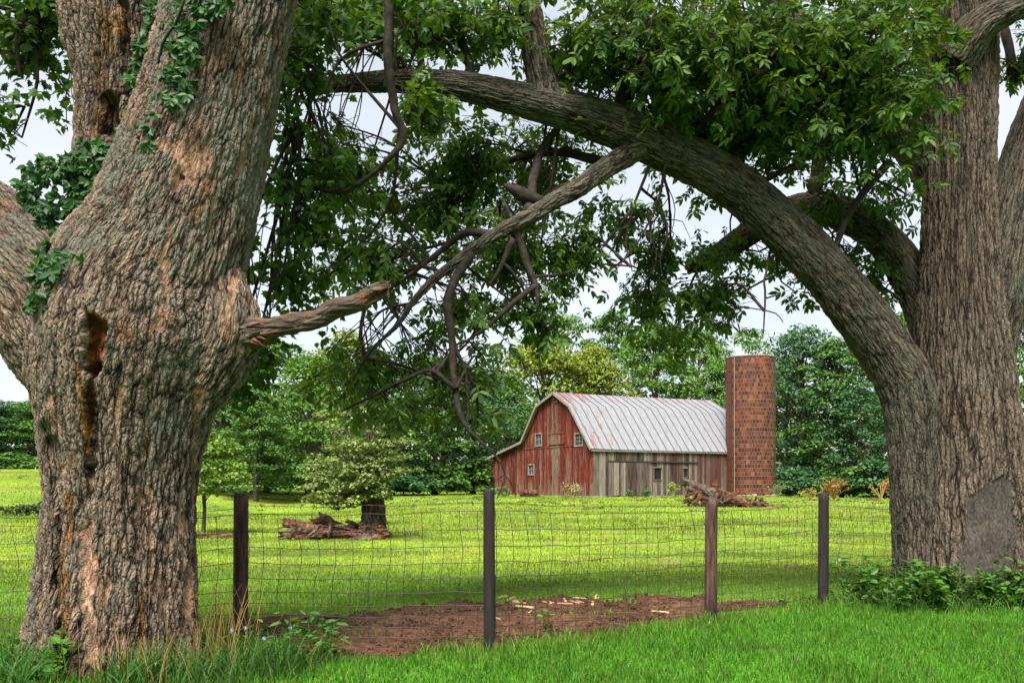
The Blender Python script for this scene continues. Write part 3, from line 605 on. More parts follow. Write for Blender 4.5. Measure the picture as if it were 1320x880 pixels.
limb_obj('stem', M_bark_old, ltree, pts_px([(150, 420, 70, LY + .25), (146, 330, 60, LY + .3), (142, 250, 47, LY + .3), (146, 180, 46, LY + .3), (152, 110, 50, LY + .3), (148, 40, 62, LY + .3), (136, -40, 62, LY + .3), (110, -180, 56, LY + .4)]), .018, seed=2, lump=.09, marks=smarks, dent=dent_knot)
limb_obj('stem', M_bark_old, ltree, pts_px([(130, 520, 60, LY), (92, 440, 78, LY - .05), (46, 372, 76, LY - .05), (-10, 318, 72, LY), (-80, 262, 62, LY), (-200, 180, 50, LY + .2)]), .018, seed=3, lump=.07, marks=lmarks)
limb_obj('burl', M_bark_old, ltree, pts_px([(240, 540, 24, LY - .1), (258, 500, 34, LY - .12), (282, 455, 44, LY - .15), (293, 415, 42, LY - .15), (290, 375, 32, LY - .1), (284, 330, 18, LY)]), .018, seed=4, lump=.15, marks=lmarks)
limb_obj('collar', M_bark_old, ltree, pts_px([(290, 440, 34, LY - .15), (318, 430, 28, LY - .2), (334, 428, 20, LY - .22), (340, 426, 13, LY - .22)]), .018, seed=6, lump=.2, marks=lmarks)
def stubdent(V):
    n_ = fbm(V * np.array([4, 45, 60]), 33, 3) - .5; V = V.copy(); V[..., 2] += .03 * n_; V[..., 1] += .03 * n_; return V
stub = limb_obj('broken_branch', M_bark_thin, ltree, pts_px([(300, 432, 24, LY - .2), (332, 428, 19, LY - .25), (352, 424, 13, LY - .27), (380, 416, 13, LY - .3), (410, 410, 12, LY - .35), (432, 397, 13, LY - .37), (460, 390, 12, LY - .4), (485, 377, 13, LY - .42), (501, 371, 11, LY - .45)]), .008, seed=5, lump=.24, rough_end=.22, dent=stubdent)
mb = MB(); r_ = random.Random(8)
for i in range(16):
    a_ = P(r_.uniform(326, 346), r_.uniform(416, 444), LY - .33 + r_.uniform(-.04, .1)); d_ = np.array([r_.uniform(.03, .11), r_.uniform(-.03, .03), r_.uniform(-.045, .04)]); mb.tube([a_ - d_ * .5, a_, a_ + d_], [.018, .014, .001], 4)
for i in range(9):
    a_ = P(r_.uniform(488, 498), r_.uniform(366, 380), LY - .44 + r_.uniform(-.05, .05)); d_ = np.array([r_.uniform(.03, .08), 0, r_.uniform(.0, .04)]); mb.tube([a_ - d_, a_, a_ + d_], [.012, .01, .001], 4)
spl = mb.build('splinters', M_rot, None); spl.parent = stub; spl.matrix_parent_inverse = Matrix.Identity(4)
t = NT('snapped_branch_wood'); ob = t.n('TexCoord').outputs['Object']; gg = t.noise(t.map(t.attr('bk').outputs['Vector'], (1, 1, .08)), 60, 6, .7); g2 = t.noise(ob, 6, 5, .65)
c = t.ramp(gg, (.32, (.035, .02, .014)), (.5, (.06, .043, .034)), (.68, (.15, .115, .09))); c = t.mix(t.ramp(g2, (.57, 0.0), (.68, .8)), c, (.18, .066, .022)); stub.data.materials[0] = t.surf(c, .85, t.bump(gg, .9, .02), .15); stub['label'] = 'snapped dead stub with orange torn wood'

# --- right tree
RY = 12.6
rtree = empty('hickory_tree', (P(1240, 765, RY)[0], RY, 0), 'big ridged-bark tree at right with long arching limb over the pasture', 'tree')
def rmarks(V):
    px, py = PX(V); fr = V[:, 1] < RY; M_ = np.zeros((len(V), 4)); M_[:, 3] = .2
    M_[:, 0] = 0; return M_
limb_obj('trunk', M_bark_ridge, rtree, pts_px([(1246, 800, 106, RY), (1246, 760, 92, RY), (1244, 700, 82, RY), (1243, 620, 74, RY), (1242, 540, 68, RY), (1240, 460, 60, RY), (1237, 380, 51, RY), (1236, 280, 44, RY), (1237, 180, 44, RY), (1236, 90, 46, RY), (1234, 0, 48, RY), (1230, -100, 48, RY), (1226, -260, 44, RY)]), .022, seed=11, lump=.035, flute=.07, fl_n=7, fl_top=1.5, marks=rmarks)
main = [(1192, 790, 46, 12.45), (1186, 740, 36, 12.4), (1180, 640, 33, 12.35), (1176, 560, 34, 12.3), (1168, 500, 38, 12.25), (1144, 455, 37, 12.2), (1096, 388, 35, 12.1), (1042, 326, 33, 12.0), (982, 268, 32, 11.9), (920, 222, 31, 11.75), (850, 188, 30, 11.6), (780, 158, 28, 11.4), (712, 138, 25, 11.2), (640, 121, 21, 11.0), (580, 109, 18, 10.85), (520, 105, 15, 10.7), (460, 107, 12, 10.55), (420, 109, 10, 10.45), (384, 106, 9, 10.4), (330, 95, 6, 10.3)]
LIMBS = [main,
    [(1215, 470, 34, 12.8), (1190, 390, 30, 13.0), (1150, 320, 27, 13.2), (1100, 282, 25, 13.3), (1050, 268, 23, 13.4), (1000, 278, 20, 13.5), (960, 305, 18, 13.5), (920, 332, 15, 13.5), (885, 345, 10, 13.5)],
    [(862, 176, 20, 11.6), (830, 186, 19, 11.5), (800, 205, 16, 11.4), (770, 224, 13.5, 11.25), (745, 243, 12.5, 11.1), (712, 260, 11.5, 11.0), (680, 280, 11, 10.9), (640, 301, 9, 10.8), (598, 331, 7.5, 10.7), (560, 360, 6, 10.6), (532, 390, 4.2, 10.5), (512, 420, 2.6, 10.45), (480, 450, 1.6, 10.4), (455, 490, .8, 10.4)],
    [(704, 130, 24, 11.2), (694, 75, 19, 11.2), (684, 30, 17, 11.2), (672, -30, 15, 11.2), (655, -140, 11, 11.2)],
    [(1230, 250, 32, 12.9), (1180, 190, 27, 13.2), (1130, 140, 23, 13.5), (1080, 90, 20, 13.8), (1020, 20, 16, 14.0), (960, -60, 10, 14.2)],
    [(1262, 480, 40, 12.9), (1285, 380, 34, 12.9), (1305, 270, 32, 12.9), (1335, 170, 30, 12.9), (1380, 60, 26, 12.9), (1430, -80, 18, 12.9)],
    [(1232, 75, 30, 12.3), (1262, 35, 22, 12.1), (1300, 12, 19, 12.0), (1350, -8, 17, 11.9), (1420, -40, 12, 11.8)]]
names = ['arching_limb'] + ['branch'] * 6
LIMBS[1] = [(a, b, r * .86, y) for a, b, r, y in LIMBS[1]]; LIMBS[2] = [(a, b, r * .88, y) for a, b, r, y in LIMBS[2]]
LIMBS[0] = [(a, b, r * .92, y) for a, b, r, y in LIMBS[0]]
for i, l in enumerate(LIMBS): limb_obj(names[i], M_bark_limb, rtree, pts_px(l), .02, seed=20 + i, lump=.09, rough_end=.1 if i in (1,) else 0)
# bare wood scar where bark has fallen at the foot
SCAR = [(1246, 640), (1262, 632), (1275, 640), (1284, 618), (1296, 610), (1306, 640), (1312, 700), (1316, 765), (1290, 775), (1262, 770), (1238, 765), (1240, 700)]

small = [   # smaller branches of the right tree: px,py,radius px,distance
    [(606, 328, 7, 10.7), (584, 365, 6, 10.6), (577, 395, 6, 10.55), (583, 435, 5, 10.5), (586, 480, 4.5, 10.4), (590, 525, 4, 10.3), (610, 560, 2.4, 10.2), (638, 585, 1.5, 10.1), (652, 610, 1.0, 10.1), (643, 640, .6, 10.1)],
    [(652, 610, 1.0, 10.1), (661, 628, .8, 10.1), (664, 640, .5, 10.1)], [(638, 585, 1.3, 10.1), (646, 568, .9, 10.1), (654, 558, .5, 10.1)], [(652, 610, .8, 10.1), (640, 618, .6, 10.1), (634, 628, .4, 10.1)],
    [(502, -40, 6, 9.2), (501, 30, 6.5, 9.2), (502, 90, 6, 9.2), (507, 140, 5.5, 9.25), (516, 180, 5, 9.3), (500, 205, 3.5, 9.3), (470, 232, 3, 9.4), (436, 248, 2.5, 9.4), (395, 240, 1.6, 9.5)],
    [(702, 260, 7, 11.0), (672, 250, 9, 10.95), (655, 242, 5, 10.9), (649, 238, 1.5, 10.9)],
    [(790, 215, 9, 11.6), (740, 200, 6, 11.8), (700, 198, 5, 12), (650, 210, 4, 12.1), (600, 240, 3, 12.2), (560, 275, 2, 12.2)],
    [(680, 275, 7, 10.9), (688, 230, 6, 11.2), (700, 190, 5, 11.4), (720, 165, 5, 11.4)],
    [(640, 303, 6, 10.8), (600, 300, 5, 10.9), (560, 330, 3.5, 11), (520, 360, 2.5, 11), (470, 390, 1.6, 11)],
    [(664, 290, 7, 10.9), (675, 330, 5, 10.9), (690, 370, 4, 10.9), (694, 400, 1, 10.9)], [(690, 368, 4, 10.9), (660, 392, 3.5, 10.8), (630, 420, 2.5, 10.8), (600, 440, 1.6, 10.8)],
    [(660, 308, 5, 10.8), (645, 345, 3, 10.8), (628, 372, .8, 10.8)],
    [(588, 500, 3, 10.3), (555, 478, 3, 10.3), (520, 490, 2.5, 10.3), (480, 510, 2, 10.4), (440, 530, 1.2, 10.4)],
    [(585, 440, 3, 10.5), (600, 480, 2.6, 10.5), (604, 520, 2.2, 10.5), (600, 560, 1.4, 10.5)],
    [(930, 215, 13, 11.9), (940, 185, 11, 12), (965, 165, 10, 12.1), (1000, 150, 7, 12.1), (1040, 130, 4, 12)], [(938, 190, 9, 12), (928, 150, 7, 12), (930, 110, 5, 12)], [(1000, 150, 6, 12.1), (985, 120, 5, 12), (980, 90, 3, 12)],
    [(1050, 262, 10, 13.4), (1055, 215, 9, 13.3), (1062, 180, 9, 13.3), (1052, 145, 7, 13.2), (1035, 150, 5, 13.2), (1005, 190, 4, 13.1)], [(1000, 275, 10, 13.5), (985, 240, 8, 13.5), (965, 232, 7, 13.5), (940, 240, 5, 13.5)],
    [(1072, 332, 4, 12.0), (1095, 275, 4.5, 12.0), (1120, 240, 5, 12.2), (1145, 210, 5, 12.6)],
    [(800, 150, 12, 11.4), (805, 110, 9, 11.4), (812, 60, 7, 11.4), (830, 0, 5, 11.4)], [(610, 110, 8, 10.9), (600, 70, 6, 10.9), (585, 20, 5, 10.9), (575, -30, 4, 10.9)], [(545, 105, 6, 10.8), (540, 60, 4, 10.8), (520, 20, 3, 10.8)],
    [(870, 340, 3, 13.0), (850, 330, 2, 12.6), (820, 325, 1.6, 12.4), (790, 345, 1.2, 12.4)], [(860, 200, 2.2, 11.5), (848, 260, 1.8, 11.4), (830, 300, 1.2, 11.3), (805, 335, .8, 11.3), (790, 352, .5, 11.3)], [(846, 262, 1.5, 11.4), (860, 300, 1.1, 11.4), (850, 335, .8, 11.4), (855, 362, .5, 11.4)], [(840, 205, 2.2, 11.5), (818, 265, 1.6, 11.4), (806, 310, 1.1, 11.3), (815, 350, .7, 11.3)], [(812, 290, 1.2, 11.3), (790, 300, .9, 11.3), (770, 330, .6, 11.3)], [(832, 300, 1, 11.3), (845, 330, .7, 11.3), (838, 358, .5, 11.3)],
    [(985, 360, 1.5, 11.5), (986, 395, 1.2, 11.5), (984, 430, .8, 11.5)], [(1000, 290, 2.4, 12.4), (992, 330, 1.6, 12), (985, 360, 1.4, 11.5)], [(986, 385, 1.1, 11.5), (1004, 380, .8, 11.5)], [(985, 400, .9, 11.5), (1000, 404, .8, 11.5), (1010, 415, .6, 11.5)],
    [(1330, 60, 10, 13.4), (1310, 100, 8, 13.5), (1300, 60, 6, 13.5), (1290, 20, 5, 13.6)]]
small_pts = []
for k, l in enumerate(small):
    q = spline(pts_px(l), .06); small_pts.append(q)
    if True:
        mb = MB(); jit = (fbm(q[:, :3] * 3, 80 + k, 3)[:, None] - .5) * .06; mb.tube(q[:, :3] + jit, q[:, 3] * (1 + .3 * (fbm(q[:, :3] * 7, 60, 2) - .5)), 10); keep(mb.build('branch', M_bark_thin, None, True), rtree)

# --- foliage of the two big trees
def leaflet(L_=1.0, W=.45, fold=.06, droop=.16): return np.array([(0, 0, 0), (.28 * L_, W * .42, fold * .8), (.66 * L_, W * .44, fold - droop * .5), (L_, 0, -droop), (.66 * L_, -W * .44, fold - droop * .5), (.28 * L_, -W * .42, fold * .8)]), [(0, 3, 2, 1), (0, 5, 4, 3)]
lv, lf = leaflet()
def rotz(v, a): c, s = math.cos(a), math.sin(a); return v @ np.array([[c, s, 0], [-s, c, 0], [0, 0, 1]])
def compound():                          # five leaflets on a drooping stalk, x = out
    V = []
    for k, (s, a, z) in enumerate(((.5, 1.05, .8), (.5, -1.05, .8), (.85, .8, .95), (.85, -.8, .95), (1.0, 0, 1.1))):
        v = rotz(lv * .17 * z * random.uniform(.85, 1.15), a + random.uniform(-.2, .2)); tilt = random.uniform(-.35, .1); v[:, 2] += tilt * np.hypot(v[:, 0], v[:, 1]); V.append(v + np.array([.2 * s, 0, -.07 * s * s]))
    V.append(np.array([(0, .004, 0), (0, -.004, 0), (.2, -.003, -.07), (.2, .003, -.07), (.1, 0, -.02), (.1, 0, -.02)])); return np.vstack(V)
cf = np.vstack([np.array(lf) + 6 * k for k in range(5)] + [np.array([(30, 31, 32, 33)])])
def maple_leaf():
    a = [(0, 0), (.05, .16), (-.06, .36), (.2, .28), (.34, .5), (.48, .26), (.62, .3), (.72, .14), (1, 0), (.72, -.14), (.62, -.3), (.48, -.26), (.34, -.5), (.2, -.28), (-.06, -.36), (.05, -.16)]
    return np.array([(x, y, -.25 * x * x - .25 * abs(y)) for x, y in a] + [(.4, 0, .03)]), np.array([(16, i, (i + 1) % 16) for i in range(16)])
mv, mf = maple_leaf()
def sprays(mb, kind, C, spread, n, sag=.55):
    """n leaf sprays spread through an ellipsoid round C; returns their centres"""
    d = rng.normal(size=(n, 3)); d /= np.linalg.norm(d, axis=1)[:, None]; rr = rng.uniform(0, 1, n) ** (1 / 2.6)
    pos = C + d * rr[:, None] * spread * (1 + .38 * rng.normal(size=(n, 1)))
    m = 5 if kind == 'hick' else 9; a = rng.uniform(0, 2 * np.pi, (n, m)); twig = rng.normal(size=(n, 1, 3)) * np.array([1, 1, .5]); twig[..., 2] -= .25; twig /= np.linalg.norm(twig, axis=-1, keepdims=True)
    s = rng.uniform(-.5, .5, (n, m)); q = pos[:, None] + twig * s[..., None] * .5
    out = np.stack([np.cos(a), np.sin(a), rng.normal(-sag, .35, (n, m))], -1) + twig * .6
    up = np.zeros((n * m, 3)); up[:, 2] = 1; up += rng.normal(0, .45, up.shape)
    M_ = basis(out.reshape(-1, 3), up); q = q.reshape(-1, 3)
    if kind == 'hick':
        pr = [compound() for _ in range(4)]; pick = rng.integers(0, 4, len(q))
        for k in range(4): i = pick == k; scatter(mb, pr[k], cf, q[i], M_[i], rng.uniform(.28, .8, i.sum()))
    else: scatter(mb, mv, mf, q + rng.normal(0, .06, q.shape), M_, rng.uniform(.06, .12, len(q)))
    return pos, twig[:, 0]
def crown(name, kind, mat, root, clumps, axis_pts, twig_r=1.0):
    mb = MB(); tw = MB(); cen = []
    for (cx, cy, rx, ry, n, y) in clumps:
        C = P(cx, cy, y); sp = np.array([rx / F * y, max(.5, min(1.5, rx / F * y * 1.0)), ry / F * y]); pos, td = sprays(mb, kind, C, sp, n)
        # twigs: a few carry from the nearest branch to the clump, the rest fan out inside it
        d = np.linalg.norm(axis_pts[:, :3] - C, axis=1); cand = axis_pts[d < d.min() + .9, :3]
        for _ in range(2 + n // 40):
            near = cand[rng.integers(len(cand))]; e = C + rng.normal(size=3) * sp * .4; mid = (near * .5 + e * .5) + rng.normal(size=3) * .12 + np.array([0, 0, .12])
            q = spline([near, mid, e], .12); tw.tube(q, np.linspace(.02, .008, len(q)) * twig_r, 5, cap=False); cen.append(q)
        hub = np.vstack(cen[-(2 + n // 40):])
        for i in range(0, len(pos), 2):
            h_ = hub[rng.integers(len(hub) // 3, len(hub))]; e = pos[i]
            if np.linalg.norm(e - h_) > 1.3: h_ = e + (h_ - e) * 1.3 / np.linalg.norm(e - h_)
            q = spline([h_, (h_ + e) / 2 + rng.normal(size=3) * .06 + np.array([0, 0, .05]), e, e + td[i] * .25], .16); tw.tube(q, np.linspace(.007, .003, len(q)), 4, cap=False)
    cr = keep(mb.build(name, mat), root); tg = keep(tw.build('twigs', M_bark_thin, None, True), root); return cr
axis = np.vstack([spline(pts_px(l), .1) for l in LIMBS] + small_pts)
CL = [(1100, 60, 105, 70, 270, 11.5), (1125, 145, 65, 65, 170, 11.4), (980, 60, 110, 75, 290, 11.3), (860, 65, 100, 85, 260, 11.2), (1000, 165, 105, 60, 220, 12.0), (900, 165, 80, 45, 130, 12.3),
      (760, 60, 55, 65, 85, 11.2), (640, 30, 50, 40, 55, 11), (560, 25, 55, 32, 75, 10.9), (470, 20, 60, 28, 60, 10.6), (400, 25, 45, 35, 45, 10.4), (552, 140, 26, 42, 36, 10.4),
      (610, 205, 62, 50, 80, 11.2), (700, 205, 70, 50, 80, 11.7), (560, 265, 80, 62, 125, 11.4), (460, 235, 62, 52, 55, 11.0), (660, 320, 75, 55, 95, 10.8), (735, 330, 42, 50, 45, 10.9),
      (480, 330, 80, 60, 92, 10.8), (600, 395, 60, 42, 48, 10.6), (690, 405, 44, 46, 42, 10.6), (560, 465, 60, 40, 44, 10.4), (470, 470, 68, 36, 44, 10.4), (505, 525, 72, 24, 34, 10.3), (606, 530, 28, 34, 11, 10.2), (622, 475, 28, 36, 15, 10.4),
      (800, 285, 55, 32, 22, 11.8), (850, 325, 45, 35, 24, 12.2), (905, 382, 55, 34, 50, 12.8), (832, 380, 36, 36, 32, 12.4), (872, 425, 26, 22, 16, 12.6), (930, 330, 45, 35, 24, 12.9),
      (1010, 330, 60, 26, 18, 13.3), (1100, 335, 55, 34, 28, 13.2), (1130, 362, 36, 26, 16, 13.2), (1060, 262, 65, 26, 24, 12.8), (1150, 250, 26, 40, 16, 12.6), (1030, 380, 14, 12, 4, 12.8),
      (1298, 90, 26, 40, 16, 13.6), (1308, 250, 18, 60, 16, 13.4), (1312, 375, 14, 30, 10, 13.4), (430, 180, 40, 30, 22, 10.8), (1170, 20, 30, 40, 30, 12),
      (700, -70, 150, 60, 60, 11.2), (950, -80, 160, 60, 80, 11.5), (1150, -90, 130, 60, 50, 12), (480, -60, 120, 50, 30, 10.8), (1350, -50, 80, 90, 40, 12.6)]  # this row: unseen crown clumps above the frame, added for overhead shade
CL = [(a, b, c, d, max(4, int(n * (.85 if a < 640 and b > 300 else .95))), y + .75) if 400 < a < 790 and b > 150 else (a, b, c, d, n, y) for a, b, c, d, n, y in CL]
crown('crown', 'hick', M_hick, rtree, CL, axis)
CLL = [(a, b, c * 1.1, d * 1.1, int(n * .72), y) for a, b, c, d, n, y in [(385, 80, 32, 60, 60, 9.4), (355, 150, 24, 40, 30, 9.2), (372, 240, 36, 50, 50, 9.5), (400, 300, 50, 46, 64, 9.6), (375, 365, 45, 40, 50, 9.6), (440, 215, 42, 28, 30, 9.5), (420, 15, 40, 30, 40, 9.4), (535, 20, 55, 25, 40, 9.2),
       (312, 488, 34, 36, 36, 9.2), (345, 445, 22, 26, 14, 9.2), (30, 45, 52, 46, 80, 8.6), (62, 12, 40, 30, 50, 8.6), (4, 160, 14, 26, 14, 8.4), (88, 125, 14, 22, 8, 8.6), (200, -90, 150, 50, 60, 8.6), (-80, 60, 60, 90, 50, 8.4)]]
axl = np.vstack([spline(pts_px(l), .1) for l in ([(296, 0, 1, 8), (340, 60, 1, 8.8), (385, 80, 1, 9.3), (372, 240, 1, 9.4)], [(130, -40, 1, 8.2), (60, 10, 1, 8.5)], [(502, -40, 6, 9.2), (516, 180, 5, 9.3)], [(60, 10, 1, 8.5), (10, 140, 1, 8.4)])])
crown('crown', 'maple', M_maple, ltree, CLL, axl)

# --- climbing vines on the left tree
def vine(name, label, blobs, stems, yb):
    root = empty(name, P(*stems[0][0]), label, 'vine'); mb = MB(); tw = MB()
    for (cx, cy, rx, ry, n) in blobs:
        n = int(n * 1.7); a = rng.uniform(0, 2 * np.pi, n); r = np.sqrt(rng.uniform(0, 1, n)); px = cx + rx * r * np.cos(a); py = cy + ry * r * np.sin(a); yy = yb(px, py) - rng.uniform(.03, .22, n)
        pos = np.stack([(px - 660) / F * yy, yy, EYE - (py - HOR) / F * yy], -1)
        sc_ = rng.uniform(.04, .095, n); rot = rng.normal(0, .9, n) - np.pi / 2; tip_ = rng.normal(-.2, .55, n); upx = rng.normal(0, .5, n)
        for k in range(5):                # palmate fives
            ang = (k - 2) * .62 + rng.normal(0, .12, n)
            out = np.stack([np.cos(rot + ang), tip_ + rng.normal(0, .12, n), np.sin(rot + ang)], -1); up = np.stack([upx, -np.ones(n), .5 + rng.normal(0, .4, n)], -1)
            scatter(mb, lv * np.array([1, 1.25, 1]), lf, pos, basis(out, up), sc_ * rng.uniform(.85, 1.1, n))
    for st in stems: q = spline([P(*s) for s in st], .08); tw.tube(q + rng.normal(0, .008, q.shape), .012, 5)
    keep(mb.build('leaves', M_ivy), root); keep(tw.build('stem', M_bark_thin, None, True), root)
mainx = lambda py: np.interp(py, [0, 80, 160, 240, 310, 370], [296, 280, 262, 238, 214, 186]); mainr = lambda py: np.interp(py, [0, 160, 310, 370], [80, 87, 103, 116])
def surf_y(px, py): return LY - np.sqrt(np.clip(1 - ((px - mainx(py)) / mainr(py)) ** 2, .02, 1)) * mainr(py) / F * LY
vine('climbing_vine', 'five-leaved creeper climbing the upper fork of the old trunk', [(215, 60, 38, 40, 70), (232, 15, 45, 25, 50), (190, 100, 24, 28, 40), (215, 110, 30, 30, 40), (182, 150, 20, 24, 26), (175, 175, 22, 14, 18), (240, 60, 22, 16, 16), (280, 5, 14, 14, 12)], [[(176, 190, LY - .3), (190, 130, LY - .35), (212, 60, LY - .5), (240, 0, LY - .7)]], surf_y)
vine('climbing_vine', 'leafy creeper bushing out of the low left fork of the old trunk', [(75, 240, 55, 40, 90), (110, 260, 34, 34, 60), (60, 285, 40, 24, 30), (100, 210, 30, 18, 26), (120, 190, 18, 12, 10), (85, 325, 36, 18, 30), (60, 350, 16, 18, 14), (48, 388, 16, 12, 10), (118, 300, 16, 26, 20)], [[(60, 400, LY - .62), (75, 340, LY - .4), (100, 270, LY - .1), (110, 220, LY)]], lambda px, py: LY - .05 - .45 * sm(290, 340, py))

# bare patch of smooth wood on the foot of the right trunk
def scar_patch():
    tr = [o for o in rtree.children if o.name.startswith('trunk')][0]; me = tr.data; A_ = me.attributes['mark'].data; V = np.zeros(len(me.vertices) * 3); me.vertices.foreach_get('co', V); V = V.reshape(-1, 3)
    px, py = wob(V); ins = np.zeros(len(V), bool); x, y = [p[0] for p in SCAR], [p[1] for p in SCAR]; j = len(SCAR) - 1
    for i in range(len(SCAR)):
        ins ^= ((y[i] > py) != (y[j] > py)) & (px < (x[j] - x[i]) * (py - y[i]) / (y[j] - y[i] + 1e-9) + x[i]); j = i
    m = np.zeros((len(V), 4), np.float32); A_.foreach_get('color', m.ravel()) if False else None
    m[:, 3] = .2; m[ins & (V[:, 1] < RY), 0] = 1.05; A_.foreach_set('color', m.ravel())
scar_patch()

# ------------------------------------------------------------------ background trees
lq = np.array([(0, -.42, 0), (.5, -.5, .12), (1, 0, -.1), (.5, .5, .12), (0, .42, 0)]); 
def clump_leaves(mb, C, rad, n, size, droop=.25):
    d = rng.normal(size=(n, 3)); d[:, 2] = np.abs(d[:, 2]) * .9 - .25; d /= np.linalg.norm(d, axis=1)[:, None]
    r = rng.uniform(.45, 1.05, n)[:, None]; pos = C + d * r * rad
    out = d * np.array([1, 1, .3]) + rng.normal(0, .5, (n, 3)); out[:, 2] -= droop; up = d * .6 + np.array([0, 0, .8]) + rng.normal(0, .4, (n, 3))
    M_ = basis(out, up); scatter(mb, np.array([(-.4, 0, 0), (.0, -.42, .1), (.6, 0, -.12), (.0, .42, .1)]), np.array([(0, 1, 2, 3)]), pos, M_, size * rng.uniform(.6, 1.35, n))
def make_tree(kind, name, h, w, base, nclump, nleaf, leaf, mat, loose=1.0):
    root = empty(name, (0, 0, 0)); mb = MB(); tr = MB(); cs = []
    for i in range(nclump):
        tz = rng.uniform(0, 1) ** .85; prof = math.sin(math.pi * min(1, (tz * .86 + .14)) ** .75) ** .7 if kind != 'tall' else math.sin(math.pi * (tz * .8 + .18)) ** .6
        a = rng.uniform(0, 2 * np.pi); rr = w / 2 * prof * math.sqrt(rng.uniform(.25, 1)) * rng.uniform(.8, 1.12); cs.append((math.cos(a) * rr, math.sin(a) * rr, base + (h - base) * tz * .97))
    for c in cs:
        rd = rng.uniform(.55, 1.1) * w / 7.5; clump_leaves(mb, np.array(c), np.array([rd * 1.25, rd * 1.25, rd * .72]), int(nleaf * rng.uniform(.7, 1.3)), leaf)
    tp = spline([(0, 0, -.3, w * .035), (.1, 0, h * .2, w * .026), (-.1, .1, h * .5, w * .018), (0, 0, h * .85, w * .006)], .6); tr.tube(tp[:, :3], tp[:, 3], 8)
    for c in cs[::3]:
        z0 = max(.15 * h, c[2] - .3 * h * rng.uniform(.4, 1)); q = spline([(0, 0, z0), (c[0] * .5, c[1] * .5, (z0 + c[2]) / 2 + .2), c], .5); tr.tube(q, np.linspace(w * .01, .02, len(q)), 5)
    tr.build('trunk', M_bark_far, root, True); mb.build('crown', mat, root); return root
LM = dict(
    dark=leaf_mat('dark_green_leaf', (.032, .085, .018), (.064, .145, .026), (.115, .205, .04), .25, (1.2, 1.2, .6), .35),
    mid=leaf_mat('mid_green_leaf', (.042, .115, .018), (.085, .185, .03), (.15, .25, .045), .3, (1.2, 1.2, .6), .35),
    blue=leaf_mat('blue_green_leaf', (.02, .068, .027), (.042, .115, .042), (.08, .165, .055), .25, (1.2, 1.2, .7), .35),
    yellow=leaf_mat('yellow_green_leaf', (.1, .15, .018), (.17, .225, .026), (.25, .29, .04), .3, (1.2, 1.1, .5), .35),
    olive=leaf_mat('olive_leaf', (.07, .115, .03), (.14, .195, .05), (.24, .285, .095), .3, (1.2, 1.1, .6), .6),
    bright=leaf_mat('bright_leaf', (.06, .14, .018), (.11, .2, .024), (.17, .26, .035), .3, (1.2, 1.1, .5), .8))
protos = {}
def proto(key, kind, h, w, base, nc, nl, leaf, mk, seed):
    global rng; keep_ = rng; rng = np.random.default_rng(seed); protos[key] = [make_tree(kind, 'broadleaf_tree', h, w, base, nc, nl, leaf, LM[mk]), h, w, False]; rng = keep_
for q in (('dark', 'round', 14, 10, 1.0, 110, 105, .30, 'dark', 1), ('dark2', 'tall', 16, 9, 1.6, 105, 105, .30, 'dark', 2), ('mid', 'round', 14, 10, 1.0, 110, 105, .30, 'mid', 3), ('mid2', 'tall', 16, 10, 2.0, 110, 100, .30, 'mid', 4),
          ('blue', 'tall', 16, 11, .8, 120, 105, .30, 'blue', 5), ('yellow', 'round', 13, 11, 1.5, 115, 105, .28, 'yellow', 6), ('thin', 'tall', 17, 9, 4.5, 50, 70, .30, 'mid', 7), ('olive', 'round', 10, 8, .6, 90, 90, .26, 'olive', 8)): proto(*q)
